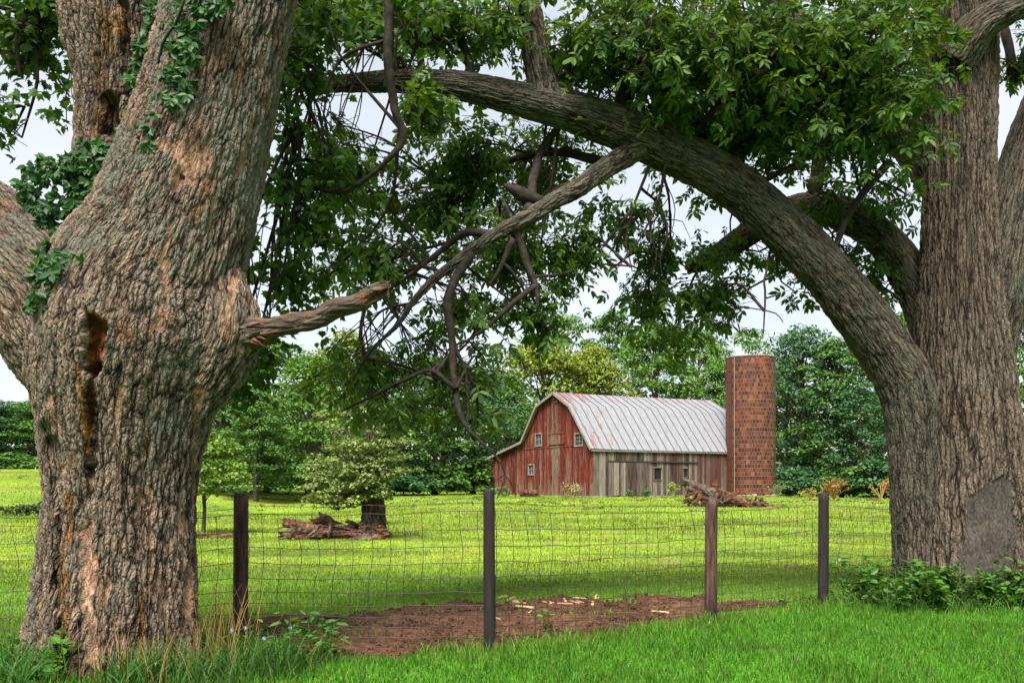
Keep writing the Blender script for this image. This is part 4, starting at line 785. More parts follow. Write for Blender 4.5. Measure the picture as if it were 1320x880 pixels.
TREES = [  # px, top py, width px, distance, kind, label
    (-30, 522, 110, 128, 'blue', 'bluish tree at the far left field edge, cut by the frame'), (22, 530, 60, 132, 'dark', 'rounded tree on the far left skyline left of the old trunk'), (58, 520, 70, 126, 'dark2', 'dark tree touching the left edge of the old trunk above the far field'),
    (130, 510, 100, 128, 'mid', 'green tree hidden behind the old left trunk'), (215, 500, 100, 118, 'dark', 'dark tree just behind the right edge of the old trunk'),
    (285, 470, 120, 78, 'mid', 'leafy tree right of the old trunk above the small sapling'), (345, 462, 120, 84, 'mid2', 'tall mid-green tree below the snapped stub'), (398, 480, 105, 76, 'mid', 'spreading green tree over the shaded bank above the log pile'), (330, 520, 80, 72, 'dark', 'low dark tree shading the grassy bank above the first fence post'),
    (450, 455, 110, 88, 'olive', 'greyish olive tree rising behind the old stump'), (505, 490, 100, 86, 'dark', 'dark tree right behind the old stump'), (560, 480, 100, 92, 'dark2', 'deep green tree midway between the stump and the barn'), (610, 490, 90, 96, 'blue', 'bluish dark tree at the left end of the barn lean-to'), (655, 500, 80, 104, 'dark', 'dark tree directly behind the barn lean-to roof'),
    (700, 458, 150, 112, 'yellow', 'yellow-green tree behind the barn gable peak'), (766, 474, 115, 114, 'yellow', 'smaller yellow-green tree behind the barn ridge, right of the gable'), (845, 428, 130, 118, 'mid', 'large rounded mid-green tree above the middle of the barn roof'),
    (732, 418, 80, 150, 'thin', 'thin airy tree on the skyline above the gable'), (786, 412, 90, 150, 'dark2', 'dark skyline tree left of the big rounded tree'), (815, 440, 70, 140, 'thin', 'sparse tree peeping behind the big rounded tree'), (900, 436, 90, 140, 'mid2', 'green tree on the skyline just left of the silo'), (925, 470, 80, 116, 'mid', 'light green tree between the barn roof end and the silo'), (962, 436, 90, 138, 'thin', 'airy tree showing above the silo top'),
    (1035, 430, 120, 104, 'blue', 'tall blue-green tree immediately right of the silo'), (1085, 446, 110, 100, 'dark2', 'dark tall tree between silo and the arching limb'), (1015, 470, 80, 112, 'dark', 'dark tree half hidden behind the right side of the silo'), (1135, 440, 120, 106, 'blue', 'blue-green tree behind the fork of the right trunk'), (1165, 415, 80, 125, 'mid', 'pale green tree top seen in the crotch of the right trunk'), (1110, 500, 90, 96, 'blue', 'low blue-green tree at the wood edge behind the fourth post'),
    (1220, 430, 120, 104, 'dark', 'dark tree screened by the right trunk'), (1325, 400, 110, 104, 'mid', 'green tree at the right frame edge beyond the trunk')]
for i, (px, tp, wpx, y, kd, lab) in enumerate(TREES):
    pr, h0, w0, used = protos[kd]; o = pr if not used else copy_tree(pr); protos[kd][3] = True
    x = (px - 660) / F * y; z = float(G(x, y)); H = EYE - (tp - HOR) / F * y - z; W = wpx / F * y
    o.location = (x, y, z); kw = 1.35 if px < 680 else 1.15; o.scale = (W / w0 * kw, W / w0 * kw, H / h0 * (1.16 if kd == 'yellow' else 1.14 if px < 680 else 1.05)); o.rotation_euler = (0, 0, random.uniform(0, 6.28)); tag(o, lab, 'tree', 'trees along the edge of the wood')
for k in list(protos):
    if not protos[k][3]:
        for c_ in list(protos[k][0].children): bpy.data.objects.remove(c_)
        bpy.data.objects.remove(protos[k][0])
# the wood beyond, one unbroken mass
mb = MB()
for i in range(1000):
    y = rng.uniform(128, 165); px = rng.uniform(-260, 1580); x = (px - 660) / F * y; z = rng.uniform(0, 1) ** 1.25
    top = np.interp(px, [-200, 0, 250, 500, 650, 800, 1000, 1320, 1600], [9, 9, 9.5, 12, 12.5, 14, 14, 15, 15]); rd = rng.uniform(1.2, 2.3); c = np.array([x, y, float(G(x, y)) + z * top])
    clump_leaves(mb, c, np.array([rd * 1.3, rd * 1.3, rd * .9]), 80, .7)
tag(mb.build('far_wood', LM['dark']), kind='stuff')

# understorey shrubs
def make_shrub(h, w, mk, seed):
    global rng; kp = rng; rng = np.random.default_rng(seed); root = empty('shrub', (0, 0, 0)); mb = MB(); tr = MB()
    for i in range(34):
        a = rng.uniform(0, 6.28); r = w / 2 * math.sqrt(rng.uniform(0, 1)); z = h * rng.uniform(.12, .9) * (1 - .5 * (2 * r / w) ** 2); c = np.array([math.cos(a) * r, math.sin(a) * r, z]); clump_leaves(mb, c, np.array([.5, .5, .38]) * w / 3, 70, .2)
        if i % 4 == 0: tr.tube(spline([(0, 0, -.1), (c[0] * .4, c[1] * .4, z * .6), c], .4), .02, 4)
    tr.build('stem', M_bark_far, root, True); mb.build('foliage', LM[mk], root); rng = kp; return root
sp_ = {'dark': make_shrub(2.2, 3, 'dark', 5), 'blue': make_shrub(2.2, 3, 'blue', 6), 'olive': make_shrub(2.2, 3, 'olive', 7)}; su = set()
for (px, y, h, w, kd, lab) in [(225, 110, 3, 6, 'dark', 'dark bush at the wood edge right of the old trunk'), (300, 86, 3, 5, 'dark', 'dark shrub under the trees above the first post'), (370, 84, 3, 5, 'blue', 'shrub deep in shade on the grassy bank'), (430, 82, 3, 5, 'dark', 'shrub behind the crown of the old stump'), (520, 84, 2.6, 5, 'blue', 'shrub just right of the old stump at the wood edge'),
        (560, 88, 3, 6, 'dark', 'low dark shrub at the wood edge left of the barn'), (605, 92, 3.4, 6, 'dark', 'tall dark shrub touching the lean-to side'), (1018, 96, 3, 5, 'blue', 'blue-green shrub at the right foot of the silo woods'), (1050, 98, 3.4, 6, 'blue', 'blue-green shrub left of the fourth post'), (1098, 92, 3.2, 6, 'dark', 'dark shrub right of the fourth post at the wood edge'), (1140, 90, 3.8, 6, 'blue', 'blue-green shrub against the left edge of the right trunk'), (1180, 92, 3.5, 7, 'dark', 'dark shrub hidden behind the right trunk foot'), (1330, 92, 3.5, 7, 'dark', 'dark shrub at the far right frame edge'),
        (648, 78.0, .9, 1.0, 'olive', 'small olive weed bush at the barn lean-to corner'), (20, 118, 2.4, 8, 'dark', 'dark bush at the foot of the far left woods')]:
    o = sp_[kd] if kd not in su else copy_tree(sp_[kd]); su.add(kd); x = (px - 660) / F * y
    o.location = (x, y, float(G(x, y))); o.scale = (w / 3, w / 3, h / 2.2); o.rotation_euler = (0, 0, random.uniform(0, 6)); tag(o, lab, 'shrub', 'shrubs under the wood edge')

# sapling in the pasture
def gz(x, y): return float(G(x, y))
def at_ground(px, y): x = (px - 660) / F * y; return np.array([x, y, gz(x, y)])
q = at_ground(262, 27.5); sap = empty('sapling', q, 'small bright green sapling beside the old trunk in the pasture', 'tree'); mb = MB(); tr = MB()
for i in range(46):
    tz = rng.uniform(0, 1); pr = math.sin(math.pi * (tz * .82 + .16)) ** .8; a = rng.uniform(0, 6.28); r = .85 * pr * math.sqrt(rng.uniform(.1, 1)); c = np.array([math.cos(a) * r + .15, math.sin(a) * r, .75 + 1.5 * tz]); clump_leaves(mb, c, np.array([.3, .3, .17]), 85, .085)
    if i % 2: tr.tube(spline([(0, 0, .5 + .5 * tz), (c[0] * .5, c[1] * .5, c[2] - .1), c], .15), .01, 4)
tp = spline([(0, 0, -.1, .05), (.03, 0, .6, .04), (0, .02, 1.3, .025), (.1, 0, 2.0, .01)], .15); tr.tube(tp[:, :3], tp[:, 3], 7); tr.build('trunk', M_bark_far, sap, True); mb.build('crown', LM['bright'], sap); sap.scale = (1.2, 1.2, 1.2)

# ------------------------------------------------------------------ stump, logs, debris
def log_mesh(mb, p0, p1, r, seed, jag=.35, n=18):
    q = spline([p0, (np.array(p0) + p1) / 2 + np.random.default_rng(seed).normal(0, r * .3, 3), p1], max(.03, r * .22)); k = len(q); t, u, w = frames(q); th = np.arange(n) * 2 * np.pi / n
    nn = fbm(np.stack([np.cos(th)[None] * 1.6 + 0 * q[:, :1], np.sin(th)[None] * 1.6 + 0 * q[:, :1], np.arange(k)[:, None] * .22 + 0 * th[None]], -1), seed, 4) - .5
    n2 = noise(np.stack([np.cos(th)[None] * 4.5 + 0 * q[:, :1], np.sin(th)[None] * 4.5 + 0 * q[:, :1], np.arange(k)[:, None] * .16 + 0 * th[None]], -1), seed + 7) - .5
    rr = r * (1 + jag * 2.6 * nn + jag * 1.3 * n2); ends = np.minimum(np.arange(k), np.arange(k)[::-1]); V = q[:, None] + rr[..., None] * (np.cos(th)[None, :, None] * u[:, None] + np.sin(th)[None, :, None] * w[:, None])
    sh = np.random.default_rng(seed + 1).uniform(-1, 1, (2, n)) * r * 1.3; V[0] += t[0] * sh[0][:, None]; V[-1] += t[-1] * sh[1][:, None]
    V = np.vstack([V.reshape(-1, 3), q[0], q[-1]]); a = k * n
    mb.add(V, ringfaces(k, n)); cap = np.array([(a, (j + 1) % n, j) for j in range(n)] + [(a + 1, (k - 1) * n + j, (k - 1) * n + (j + 1) % n) for j in range(n)]) + (mb.n - len(V)); mb.f[3].append(cap); mb.m[3].append(np.zeros(len(cap), np.int32))
def log_thing(name, p0, p1, r, seed, mat, label, cat='log', group=None, jag=.35):
    mb = MB(); p0 = np.array(p0, float); p1 = np.array(p1, float); c = (p0 + p1) / 2; log_mesh(mb, p0 - c, p1 - c, r, seed, jag); o = mb.build(name, mat, None, False); o.location = c; return tag(o, label, cat, group)
def on_px(px, py, y): return P(px, py, y)

SYD = 25.5; q = at_ground(480, SYD)
stump = empty('old_stump_tree', q, 'half-dead old stump with a bushy olive crown in the pasture', 'tree')
limb_obj('trunk', M_bark_ridge, stump, [(q[0], SYD, q[2] - .1, .55), (q[0], SYD, q[2] + .15, .38), (q[0] + .03, SYD, q[2] + .5, .31), (q[0] + .02, SYD, q[2] + 1.0, .27), (q[0], SYD, q[2] + 1.6, .2), (q[0] - .05, SYD, q[2] + 2.6, .11), (q[0] + .1, SYD, q[2] + 3.6, .06)], .05, seed=41, lump=.1, flute=.14, fl_n=6, fl_top=.8)
mb = MB(); tr = MB()
blob = [(450, 585, 40, 22, 15), (430, 615, 34, 20, 14), (468, 612, 36, 22, 16), (445, 640, 42, 14, 16), (485, 630, 18, 20, 8), (415, 640, 20, 14, 10), (425, 600, 24, 20, 10), (440, 560, 26, 18, 8), (460, 560, 30, 16, 10), (495, 570, 26, 24, 7), (520, 590, 24, 20, 5), (440, 540, 30, 16, 6), (480, 540, 30, 20, 6)]
front = [(478, 632, 26, 14, 18), (486, 602, 28, 20, 18), (450, 610, 30, 20, 14), (430, 630, 26, 16, 12), (476, 572, 24, 18, 9)]
for bi, (cx, cy, rx, ry, m) in enumerate(blob + front):
    for _ in range(m):
        a = rng.uniform(0, 6.28); r = math.sqrt(rng.uniform(0, 1)); c = P(cx + 1.25 * rx * r * math.cos(a), cy + 1.2 * ry * r * math.sin(a), SYD + (rng.uniform(-.8, .7) if bi < len(blob) else rng.uniform(-.9, -.45))); clump_leaves(mb, c, np.array([.22, .22, .13]) * rng.uniform(.7, 1.3), 48, .085)
        if rng.uniform() < .35: tr.tube(spline([q + np.array([0, 0, rng.uniform(.5, 1.5)]), (c + q) / 2 + np.array([0, 0, .8 + rng.normal(0, .2)]), c], .2), np.linspace(.03, .01, 20)[:1], 4) if False else tr.tube(spline([q + np.array([0, 0, rng.uniform(.6, 1.8)]), (c * .6 + q * .4) + np.array([0, 0, .35]), c], .2), .014, 4)
keep(mb.build('crown', LM['olive']), stump); keep(tr.build('branches', M_greylog, None, True), stump)
for i, (a, b, r, lab, m) in enumerate([((362, 690, 25), (398, 683, 25.3), .1, 'short broken log chunk at the left end of the stump pile', M_greylog), ((368, 673, 25.6), (425, 688, 25.2), .12, 'long rotten log slanting down left of the stump', M_rot), ((404, 673, 25.8), (440, 680, 25.6), .11, 'upper red-brown log lying across the stump pile', M_rot), ((413, 668, 26.2), (432, 683, 26), .15, 'upright split chunk standing in the stump pile', M_greylog),
        ((382, 694, 24.6), (420, 688, 24.7), .09, 'front red-brown log in the stump pile', M_rot), ((425, 688, 25), (462, 692, 24.9), .09, 'log reaching right to the stump foot', M_rot), ((436, 684, 25.4), (470, 676, 25.3), .08, 'grey limb propped against the stump', M_greylog), ((462, 694, 24.5), (500, 690, 24.8), .10, 'broken wood at the right foot of the stump', M_rot), ((450, 697, 24.3), (482, 695, 24.3), .07, 'thin broken limb lying in front of the stump', M_greylog)]):
    log_thing('log', P(*a), P(*b), r, 100 + i, m, lab, group='rotten logs heaped by the stump')
log_thing('log', P(248, 693, 25.0), P(300, 692, 25.3), .1, 120, M_rot, 'single fallen reddish log between the old trunk and the first post')
log_thing('log', P(318, 801, 10.3), P(436, 793, 10.45), .04, 121, M_greylog, 'long thin log lying on the edge of the bare soil', jag=.15)
log_thing('log', P(305, 806, 10.2), P(396, 799, 10.25), .045, 122, M_rot, 'red-brown log lying just below the long thin log', jag=.2)
for i in range(44):
    px = rng.uniform(360, 500); y = rng.uniform(24.3, 26); b_ = at_ground(px, y); d = np.array([rng.normal(0, .3), rng.normal(0, .2), rng.normal(0, .16)]); b_[2] += rng.uniform(.03, .34)
    log_thing('broken_branch_wood', b_ - d * .6, b_ + d * .6, rng.uniform(.015, .05), 300 + i, M_rot if rng.uniform() < .7 else M_greylog, 'red-brown splintered wood piece scattered round the old stump', 'wood', 'splintered pieces round the old stump', .5)
# heap by the silo
HY = 52.0
log_thing('fallen_trunk', P(884, 624, HY), P(938, 641, HY - .5), .3, 130, M_greylog, 'big grey rotten trunk slanting over the wood heap by the silo', group='wood heap by the silo', jag=.45)
log_thing('fallen_trunk', P(925, 636, HY - .6), P(962, 650, HY - .8), .26, 131, M_rot, 'red splintered trunk end at the right of the wood heap', group='wood heap by the silo', jag=.55)
log_thing('log', P(975, 651, HY - 1), P(1003, 655, HY - 1), .13, 132, M_rot, 'thin orange log trailing off the right end of the wood heap', group='wood heap by the silo')
log_thing('log', P(960, 644, HY), P(996, 653, HY - .5), .13, 133, M_greylog, 'slender grey pole leaning down the right of the wood heap', group='wood heap by the silo')
for i in range(70):
    t_ = rng.uniform(0, 1); px = 884 + 100 * t_; top = np.interp(t_, [0, .15, .5, .8, 1], [628, 630, 640, 646, 652]); py = rng.uniform(top, 657); y = HY - .3 + rng.uniform(-1, .7); a = P(px, py, y); d = np.array([rng.normal(0, .5), rng.normal(0, .35), rng.normal(0, .26)])
    log_thing('broken_branch_wood', a - d * .6, a + d * .6, rng.uniform(.03, .12), 140 + i, M_rot if rng.uniform() < .75 else M_greylog, 'red-brown splintered wood piece in the heap by the silo', 'wood', 'splintered pieces in the silo wood heap', .5)
# row of weeds and a low log at the right field edge
log_thing('log', P(1118, 652, 62), P(1156, 654, 62), .35, 171, M_rot, 'low brown log at the field edge left of the right trunk', jag=.4)
log_thing('stone', P(672, 636.5, 76.5), P(692, 637, 76), .3, 172, M_rot, 'flat brown boulder at the foot of the red gable', 'rock', jag=.2)
# pale wood chips on the soil
M_chip = plain_wood('fresh_wood_chip', (.2, .11, .05), (.42, .27, .14), (.6, .45, .28))
for i in range(22):
    px, py = (rng.uniform(645, 770), rng.uniform(770, 779)) if i < 16 else (rng.uniform(450, 920), rng.uniform(776, 815)); y = F * 1.38 / (py - HOR); x = (px - 660) / F * y
    a = rng.uniform(0, 3.14); l = rng.uniform(.03, .11); d = np.array([math.cos(a) * l, math.sin(a) * l, rng.uniform(0, .02)]); c = np.array([x, y, gz(x, y) + .035])
    log_thing('wood_chip', c - d, c + d, rng.uniform(.006, .014), 200 + i, M_chip, 'pale splintered wood chip lying on the bare soil', 'wood chip', 'pale wood chips on the soil', .6)

# ------------------------------------------------------------------ fence
def post_mat(name, off):
  t = NT(name); ob = t.n('TexCoord').outputs['Object']; gg = t.noise(t.map(ob, (1, 1, .1)), 34, 6, .7); n2 = t.noise(t.map(ob, (1, 1, .35)), 5, 4); zz = t.n('SeparateXYZ', Vector=ob).outputs[2]
  c = t.ramp(gg, (.34, (.01, .005, .004)), (.52, (.055, .026, .019)), (.7, (.14, .08, .06)))
  c = t.mix(t.ramp(t.math('ADD', t.math('ADD', t.math('MULTIPLY', zz, -.4), t.math('MULTIPLY', n2, .9)), off), (.1, 0.0), (.4, .85)), c, t.mix(gg, (.002, .002, .0022), (.011, .011, .012)))
  return t.surf(c, .75, t.bump(gg, .7, .012), .3)
M_posts = [post_mat('brown_post', -.25), post_mat('blackened_post', .5), post_mat('red_brown_post', -.12), post_mat('tarred_post', .5), post_mat('brown_post_far', -.2)]
POSTS = [(310, 9.1, 638, 19.5, 0.004), (631, 8.47, 633, 15.5, -.004), (916, 10.4, 643, 16.5, .008), (1061, 11.7, 636.5, 13.8, .005), (-60, 8.45, 645, 19, 0)]
fence = empty('wire_fence', (-.19, 8.47, 0), 'woven wire fence on dark round wooden posts between the two big trees', 'fence')
pc = []
for (px, y, tp, wpx, lean) in POSTS:
    x = (px - 660) / F * y; zt = EYE - (tp - HOR) / F * y; r = wpx / 2 / F * y; pc.append((x, y, zt)); n = 18; ks = 24
    th = np.arange(n) * 2 * np.pi / n; V = []
    for k in range(ks):
        z = -.25 + (zt + .25) * k / (ks - 1); rr = r * (1 + .05 * (fbm(np.stack([np.cos(th) * 2 + px, np.sin(th) * 2, np.full(n, z * 1.2)], -1), 5, 3) - .5) * 2) * (1 - .04 * k / ks); V.append(np.stack([np.cos(th) * rr + lean * z, np.sin(th) * rr, np.full(n, z)], -1))
    V.append(np.stack([np.cos(th) * r * .86, np.sin(th) * r * .86, np.full(n, zt + .012) + .012 * np.cos(th + px)], -1))
    mb = MB(); V = np.vstack(V + [np.array([[0, 0, zt + .014]])]); mb.add(V, ringfaces(ks + 1, n)); cap = np.array([(len(V) - 1, ks * n + j, ks * n + (j + 1) % n) for j in range(n)]); mb.f[3].append(cap); mb.m[3].append(np.zeros(n, np.int32))
    o = mb.build('post', M_posts[len(pc) - 1], None, True); o.location = (x, y, 0); o.parent = fence; o.location = Vector((x, y, 0)) - fence.location
M_wire = NT('rusty_wire').surf((.035, .027, .022), .6, None, .4)
path = [(-6.5, 7.9, 1.1), (pc[4][0], pc[4][1] + .1, 1.07), (-3.4, 9.0, 1.09), (pc[0][0], pc[0][1] - .1, 1.16), (pc[1][0], pc[1][1] + .085, 1.2), (pc[2][0], pc[2][1] + .09, 1.16), (pc[3][0], pc[3][1] + .09, 1.2), (5.05, 12.25, 1.12), (9.0, 13.2, 1.1)]
barb_h = .075
wm = MB(); bw = MB(); hs = [0.0, .155, .3, .44, .57, .69, .8, .9, .99, 1.08]; acc = 0.0
for si in range(len(path) - 1):
    a, b = np.array(path[si]), np.array(path[si + 1]); Ls = np.linalg.norm((b - a)[:2]); m = max(8, int(Ls / .06)); tt = np.linspace(0, 1, m); sagv = .022 * np.sin(np.pi * tt) * min(Ls / 2.4, 1.5)
    perp = np.array([-(b - a)[1], (b - a)[0]]) / Ls
    def pt(s, h, sd):
        s = np.asarray(s, float); base = a[None] * (1 - s[:, None]) + b[None] * s[:, None]; sg = .022 * np.sin(np.pi * s) * min(Ls / 2.4, 1.5)
        wob = .012 * (noise(np.stack([s * Ls * 4 + si * 9, np.full_like(s, h * 5), np.full_like(s, 1.)], -1), 3) - .5) * 2; side = .05 * np.sin(np.pi * s) * (noise(np.stack([s * Ls * 1.2 + si * 5, np.full_like(s, h * 2), np.full_like(s, 4.)], -1), 8) - .5) * 2
        z = base[:, 2] - h - sg + wob; z = np.maximum(z, G(base[:, 0], base[:, 1]) + .02)
        return np.c_[base[:, 0] + perp[0] * side, base[:, 1] + perp[1] * side, z]
    for h in hs: wm.tube(pt(tt, h, 0), .0029, 4, cap=False)
    q = pt(tt, -barb_h * random.uniform(.7, 1.3), 1); bw.tube(q, .0024, 4, cap=False)
    s = .06
    while s < Ls - .03:
        f = s / Ls; drift = .10 * (noise(np.array([[s * .8 + si * 3, 2., 1.]]), 5)[0] - .5) * 2; col = []
        bulge = .035 * (noise(np.array([[s * 3 + si, 6., 1.]]), 6)[0] - .5) * 2 + .03
        for h in hs: col.append(pt(np.array([np.clip(f + (bulge * math.sin(3.1 * min(h / .6, 1)) + .03 * (noise(np.array([[h * 6, s * 2., 2.]]), 7)[0] - .5)) / Ls, 0, 1)]), h, 0)[0])
        wm.tube(spline(col, .07), .0026, 4, cap=False); s += .165 + random.uniform(-.008, .008)
    s = .1
    while s < Ls - .05:
        p_ = pt(np.array([s / Ls]), -barb_h, 1)[0]; p_[2] = np.interp(s / Ls, tt, q[:, 2])
        for _ in range(2): d = rng.normal(size=3); d = d / np.linalg.norm(d) * .02; bw.tube([p_ - d, p_ + d], .0024, 4)
        s += .13
keep(wm.build('wire_mesh', M_wire), fence); keep(bw.build('barbed_wire', M_wire), fence)

# ------------------------------------------------------------------ weeds and clumps round the trunks
def long_grass(name, label, spots, hmin, hmax, wid, col, n, lean=.9, yj=.25, straw=0):
    mb = MB(); c0 = None
    for (px, y, rad) in spots:
        x0 = (px - 660) / F * y; c0 = c0 if c0 is not None else (x0, y); x = x0 + rng.normal(0, rad, n); yy = y + rng.normal(0, yj, n); k = np.hypot(x - ltree.location[0], yy - LY) > .6 if 'old trunk' in label else np.ones(n, bool); x, yy = x[k], yy[k]; m = len(x); h = rng.uniform(hmin, hmax, m)
        seg = 5; a = rng.uniform(0, 2 * np.pi, m); b = rng.uniform(0, 2 * np.pi, m); ln = rng.uniform(.15, 1, m) * lean; V = []
        for j in range(seg + 1):
            f = j / seg; ww = wid * (1 - f ** 1.6) * .5 + .0006; cx = x + np.cos(b) * h * ln * f ** 2; cy = yy + np.sin(b) * h * ln * f ** 2; cz = G(x, yy) - .02 + h * f * (1 - .35 * ln * f); dx, dy = np.cos(a) * ww, np.sin(a) * ww
            V += [np.stack([cx - dx, cy - dy, cz], -1), np.stack([cx + dx, cy + dy, cz], -1)]
        V = np.stack(V, 1).reshape(-1, 3); o = (np.arange(m) * 2 * (seg + 1))[:, None]; fs = np.vstack([np.hstack([o + 2 * j, o + 2 * j + 1, o + 2 * j + 3, o + 2 * j + 2]) for j in range(seg)])
        C = np.tile([col], (m, 1)); C = jitter(C, .4); mb.add(V, fs, gc=np.repeat(np.c_[C, np.ones(m)], 2 * (seg + 1), 0))
    r = empty(name, (c0[0], c0[1], gz(*c0)), label, 'grass clump'); keep(mb.build('blades', M_grass), r); return r
long_grass('grass_clump', 'tall dark green grass clump at the right foot of the old trunk', [(210, 7.15, .16), (270, 7.2, .18), (330, 7.4, .18), (370, 7.6, .14), (180, 7.05, .1)], .18, .42, .012, (.04, .105, .018), 190)
long_grass('grass_clump', 'broad grass clump at the bottom left corner beside the old trunk', [(10, 7.15, .14), (40, 7.1, .1), (-30, 7.3, .2)], .2, .42, .014, (.045, .13, .022), 150)
long_grass('dry_grass_clump', 'straw-coloured dry grass stalks rising right of the old trunk', [(262, 7.5, .12), (300, 7.7, .12), (285, 7.9, .15)], .35, .85, .005, (.24, .15, .05), 26, .35)
long_grass('dry_grass_clump', 'sparse dry stalks against the front of the old trunk', [(150, 7.05, .2), (183, 7.07, .2), (215, 7.1, .15)], .2, .6, .004, (.3, .17, .05), 22, .4)
long_grass('grass_clump', 'rough green grass at the foot of the right trunk', [(1160, 11.6, .25), (1188, 11.5, .25), (1215, 11.5, .25), (1243, 11.5, .25), (1270, 11.5, .25), (1110, 11.8, .2), (1135, 11.7, .2)], .12, .34, .011, (.045, .12, .018), 170)
def leafy_weed(label, spots, h, leaf, n, mat=None, flowers=0, name='leafy_weed', nst=5):
    mb = MB(); st = MB(); fl = MB(); root = None; nf = 0
    for (px, y, rad) in spots:
        for _ in range(nst):
            x = (px - 660) / F * y + rng.normal(0, rad); yy = y + rng.normal(0, .15); b = np.array([x, yy, gz(x, yy)])
            if root is None: root = empty(name, b, label, 'weed')
            hh = h * rng.uniform(.5, 1.1); e = b + np.array([rng.normal(0, .25) * hh, rng.normal(0, .25) * hh, hh]); q = spline([b, (b + e) / 2 + rng.normal(0, .03, 3), e], .04); st.tube(q, np.linspace(.006, .003, len(q)), 4, cap=False)
            pos = q[rng.integers(len(q) // 5, len(q), n)]; a = rng.uniform(0, 6.28, n); out = np.stack([np.cos(a), np.sin(a), rng.normal(.1, .35, n)], -1); up = np.zeros((n, 3)); up[:, 2] = 1; up += rng.normal(0, .3, (n, 3))
            scatter(mb, lv * np.array([1, 1.35, 1]), lf, pos + out * .02, basis(out, up), leaf * rng.uniform(.5, 1.2, n))
            if flowers and nf < flowers:
                nf += 1
                for k in range(7): a_ = k * .9; fl.add(np.array(e) + np.array([[0, -.01, 0], [.012 * math.cos(a_ - .3), -.012, .012 * math.sin(a_ - .3)], [.018 * math.cos(a_), -.012, .018 * math.sin(a_)], [.012 * math.cos(a_ + .3), -.012, .012 * math.sin(a_ + .3)]]), [(0, 1, 2, 3)])
    keep(mb.build('leaves', mat or M_weed), root); keep(st.build('stems', mat or M_weed), root)
    if flowers: keep(fl.build('flowers', M_blue), root)
    return root
M_blue = NT('chicory_petal').surf((.3, .34, .7), .6)
leafy_weed('leafy weeds with small blue flowers beside the first fence post', [(340, 8.1, .2), (385, 8.0, .18), (410, 8.1, .12)], .36, .1, 12, flowers=4)
leafy_weed('broad-leaved weeds at the left foot of the old trunk', [(5, 7.6, .2), (35, 7.25, .12), (58, 7.1, .1)], .34, .1, 16)
leafy_weed('dense leafy weeds with a blue flower around the foot of the right trunk', [(1120, 12.0, .2), (1160, 11.8, .25), (1205, 11.6, .25), (1250, 11.5, .25), (1295, 11.4, .25), (1180, 11.4, .2), (1330, 11.4, .25)], .5, .11, 24, flowers=3, nst=12)
leafy_weed('low creeping weeds at the foot of the fourth post', [(1040, 11.4, .15), (1085, 11.6, .15)], .2, .06, 12)
leafy_weed('slender seedling growing on the bare soil near the second post', [(702, 9.8, .03)], .3, .07, 14, nst=2)
def dry_weed(label, px, y, h, w, col, n=26):
    x = (px - 660) / F * y; z = gz(x, y); mb = MB()
    for _ in range(n):
        e = np.array([x + rng.normal(0, w / 3), y + rng.normal(0, w / 4), z + h * rng.uniform(.5, 1)]); q = spline([(x, y, z), ((x + e[0]) / 2, (y + e[1]) / 2, z + .6 * (e[2] - z)), e], .2); mb.tube(q, .018, 4)
        m = 12; p_ = e + rng.normal(0, .09, (m, 3)); scatter(mb, np.array([(-.5, 0, 0), (0, -.4, .1), (.5, 0, 0), (0, .4, .1)]), np.array([(0, 1, 2, 3)]), p_, basis(rng.normal(size=(m, 3)), rng.normal(size=(m, 3))), rng.uniform(.07, .15, m))
    t = NT('dry_weed'); nn = t.n('NewGeometry').outputs['Random Per Island']; o = mb.build('dry_weed', t.surf(t.mix(nn, tuple(c * .5 for c in col), col), .9), None); o.location = (0, 0, 0); return tag(o, label, 'weed')
dry_weed('golden dry weed standing behind the fourth fence post', 1075, 66, 1.25, 1.3, (.28, .15, .045), 40)
dry_weed('yellowish weed just left of the golden dry weed', 1045, 66, .7, .9, (.3, .27, .06), 20)
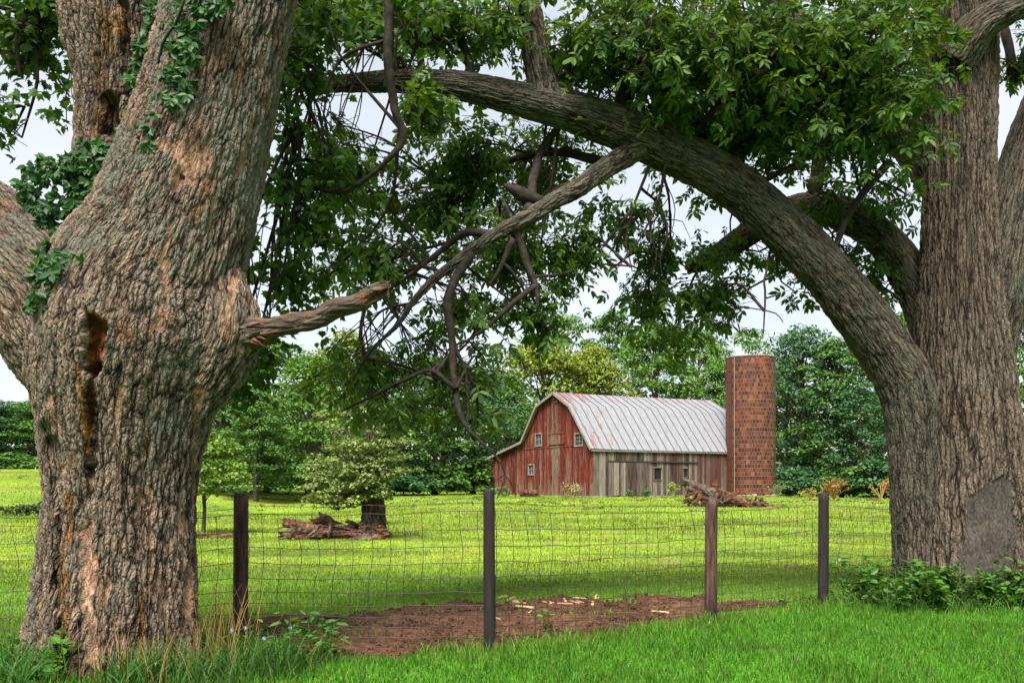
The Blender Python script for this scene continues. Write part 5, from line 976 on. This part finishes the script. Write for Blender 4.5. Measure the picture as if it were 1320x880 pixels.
dry_weed('tan dry weed left of the right trunk at the field edge', 1136, 64, 1.3, 1.2, (.4, .25, .08), 14)
dry_weed('short orange weed touching the left edge of the right trunk', 1152, 64, 1.0, .7, (.38, .16, .04), 14)
dry_weed('olive and tan weed against the red gable', 741, 74.2, .95, .7, (.35, .33, .14), 26)
dry_weed('straw weed post-high at the foot of the red gable', 729, 74.2, .9, .3, (.33, .22, .07), 12)
dry_weed('yellow-green weed against the grey barn wall by the dark openings', 868, 74.5, 1.0, .6, (.3, .32, .08), 20)
dry_weed('dark green weed at the middle of the grey barn wall', 833, 76.2, .5, .5, (.06, .14, .03), 14)
dry_weed('small green weed on the grey barn wall near the sliding door', 812, 75.5, .4, .4, (.07, .15, .03), 10)
dry_weed('green weed at the right foot of the silo', 1003, 78, 1.0, .8, (.16, .22, .08), 20)
for i, (px, w) in enumerate(((20, .8), (36, .7), (50, .5))): dry_weed(['dark weed tuft on the far left pasture, nearest the frame edge', 'dark weed tuft in the middle of the three on the far left pasture', 'dark weed tuft on the far left pasture, nearest the old trunk'][i], px, 40, .35, w, (.05, .08, .025), 16)
# rusty barrel by the barn end
bx, by = WR + .5, sv(922, 620, WR + .5)[0]
wpos = Matrix.Rotation(barn.rotation_euler[2], 3, 'Z') @ Vector((bx, by, 0)) + barn.location
mb = MB(); prof = [(0, .0), (.3, 0), (.31, .02), (.29, .04), (.29, .3), (.31, .32), (.29, .34), (.29, .62), (.31, .64), (.29, .66), (.29, .92), (.31, .95), (.28, .95), (.28, .9), (0, .9)]; th = np.arange(20) * 2 * np.pi / 20
V = np.vstack([np.stack([np.cos(th) * max(r, .001), np.sin(th) * max(r, .001), np.full(20, z * 1.35)], -1) for r, z in prof]); mb.add(V, ringfaces(len(prof), 20)); o = mb.build('barrel', plain_wood('rusty_barrel', (.03, .012, .01), (.09, .03, .022), (.16, .06, .04), (1, 1, 1), 6), None, True); o.location = wpos; tag(o, 'dark rusty upright barrel between the grey barn wall and the silo', 'barrel')
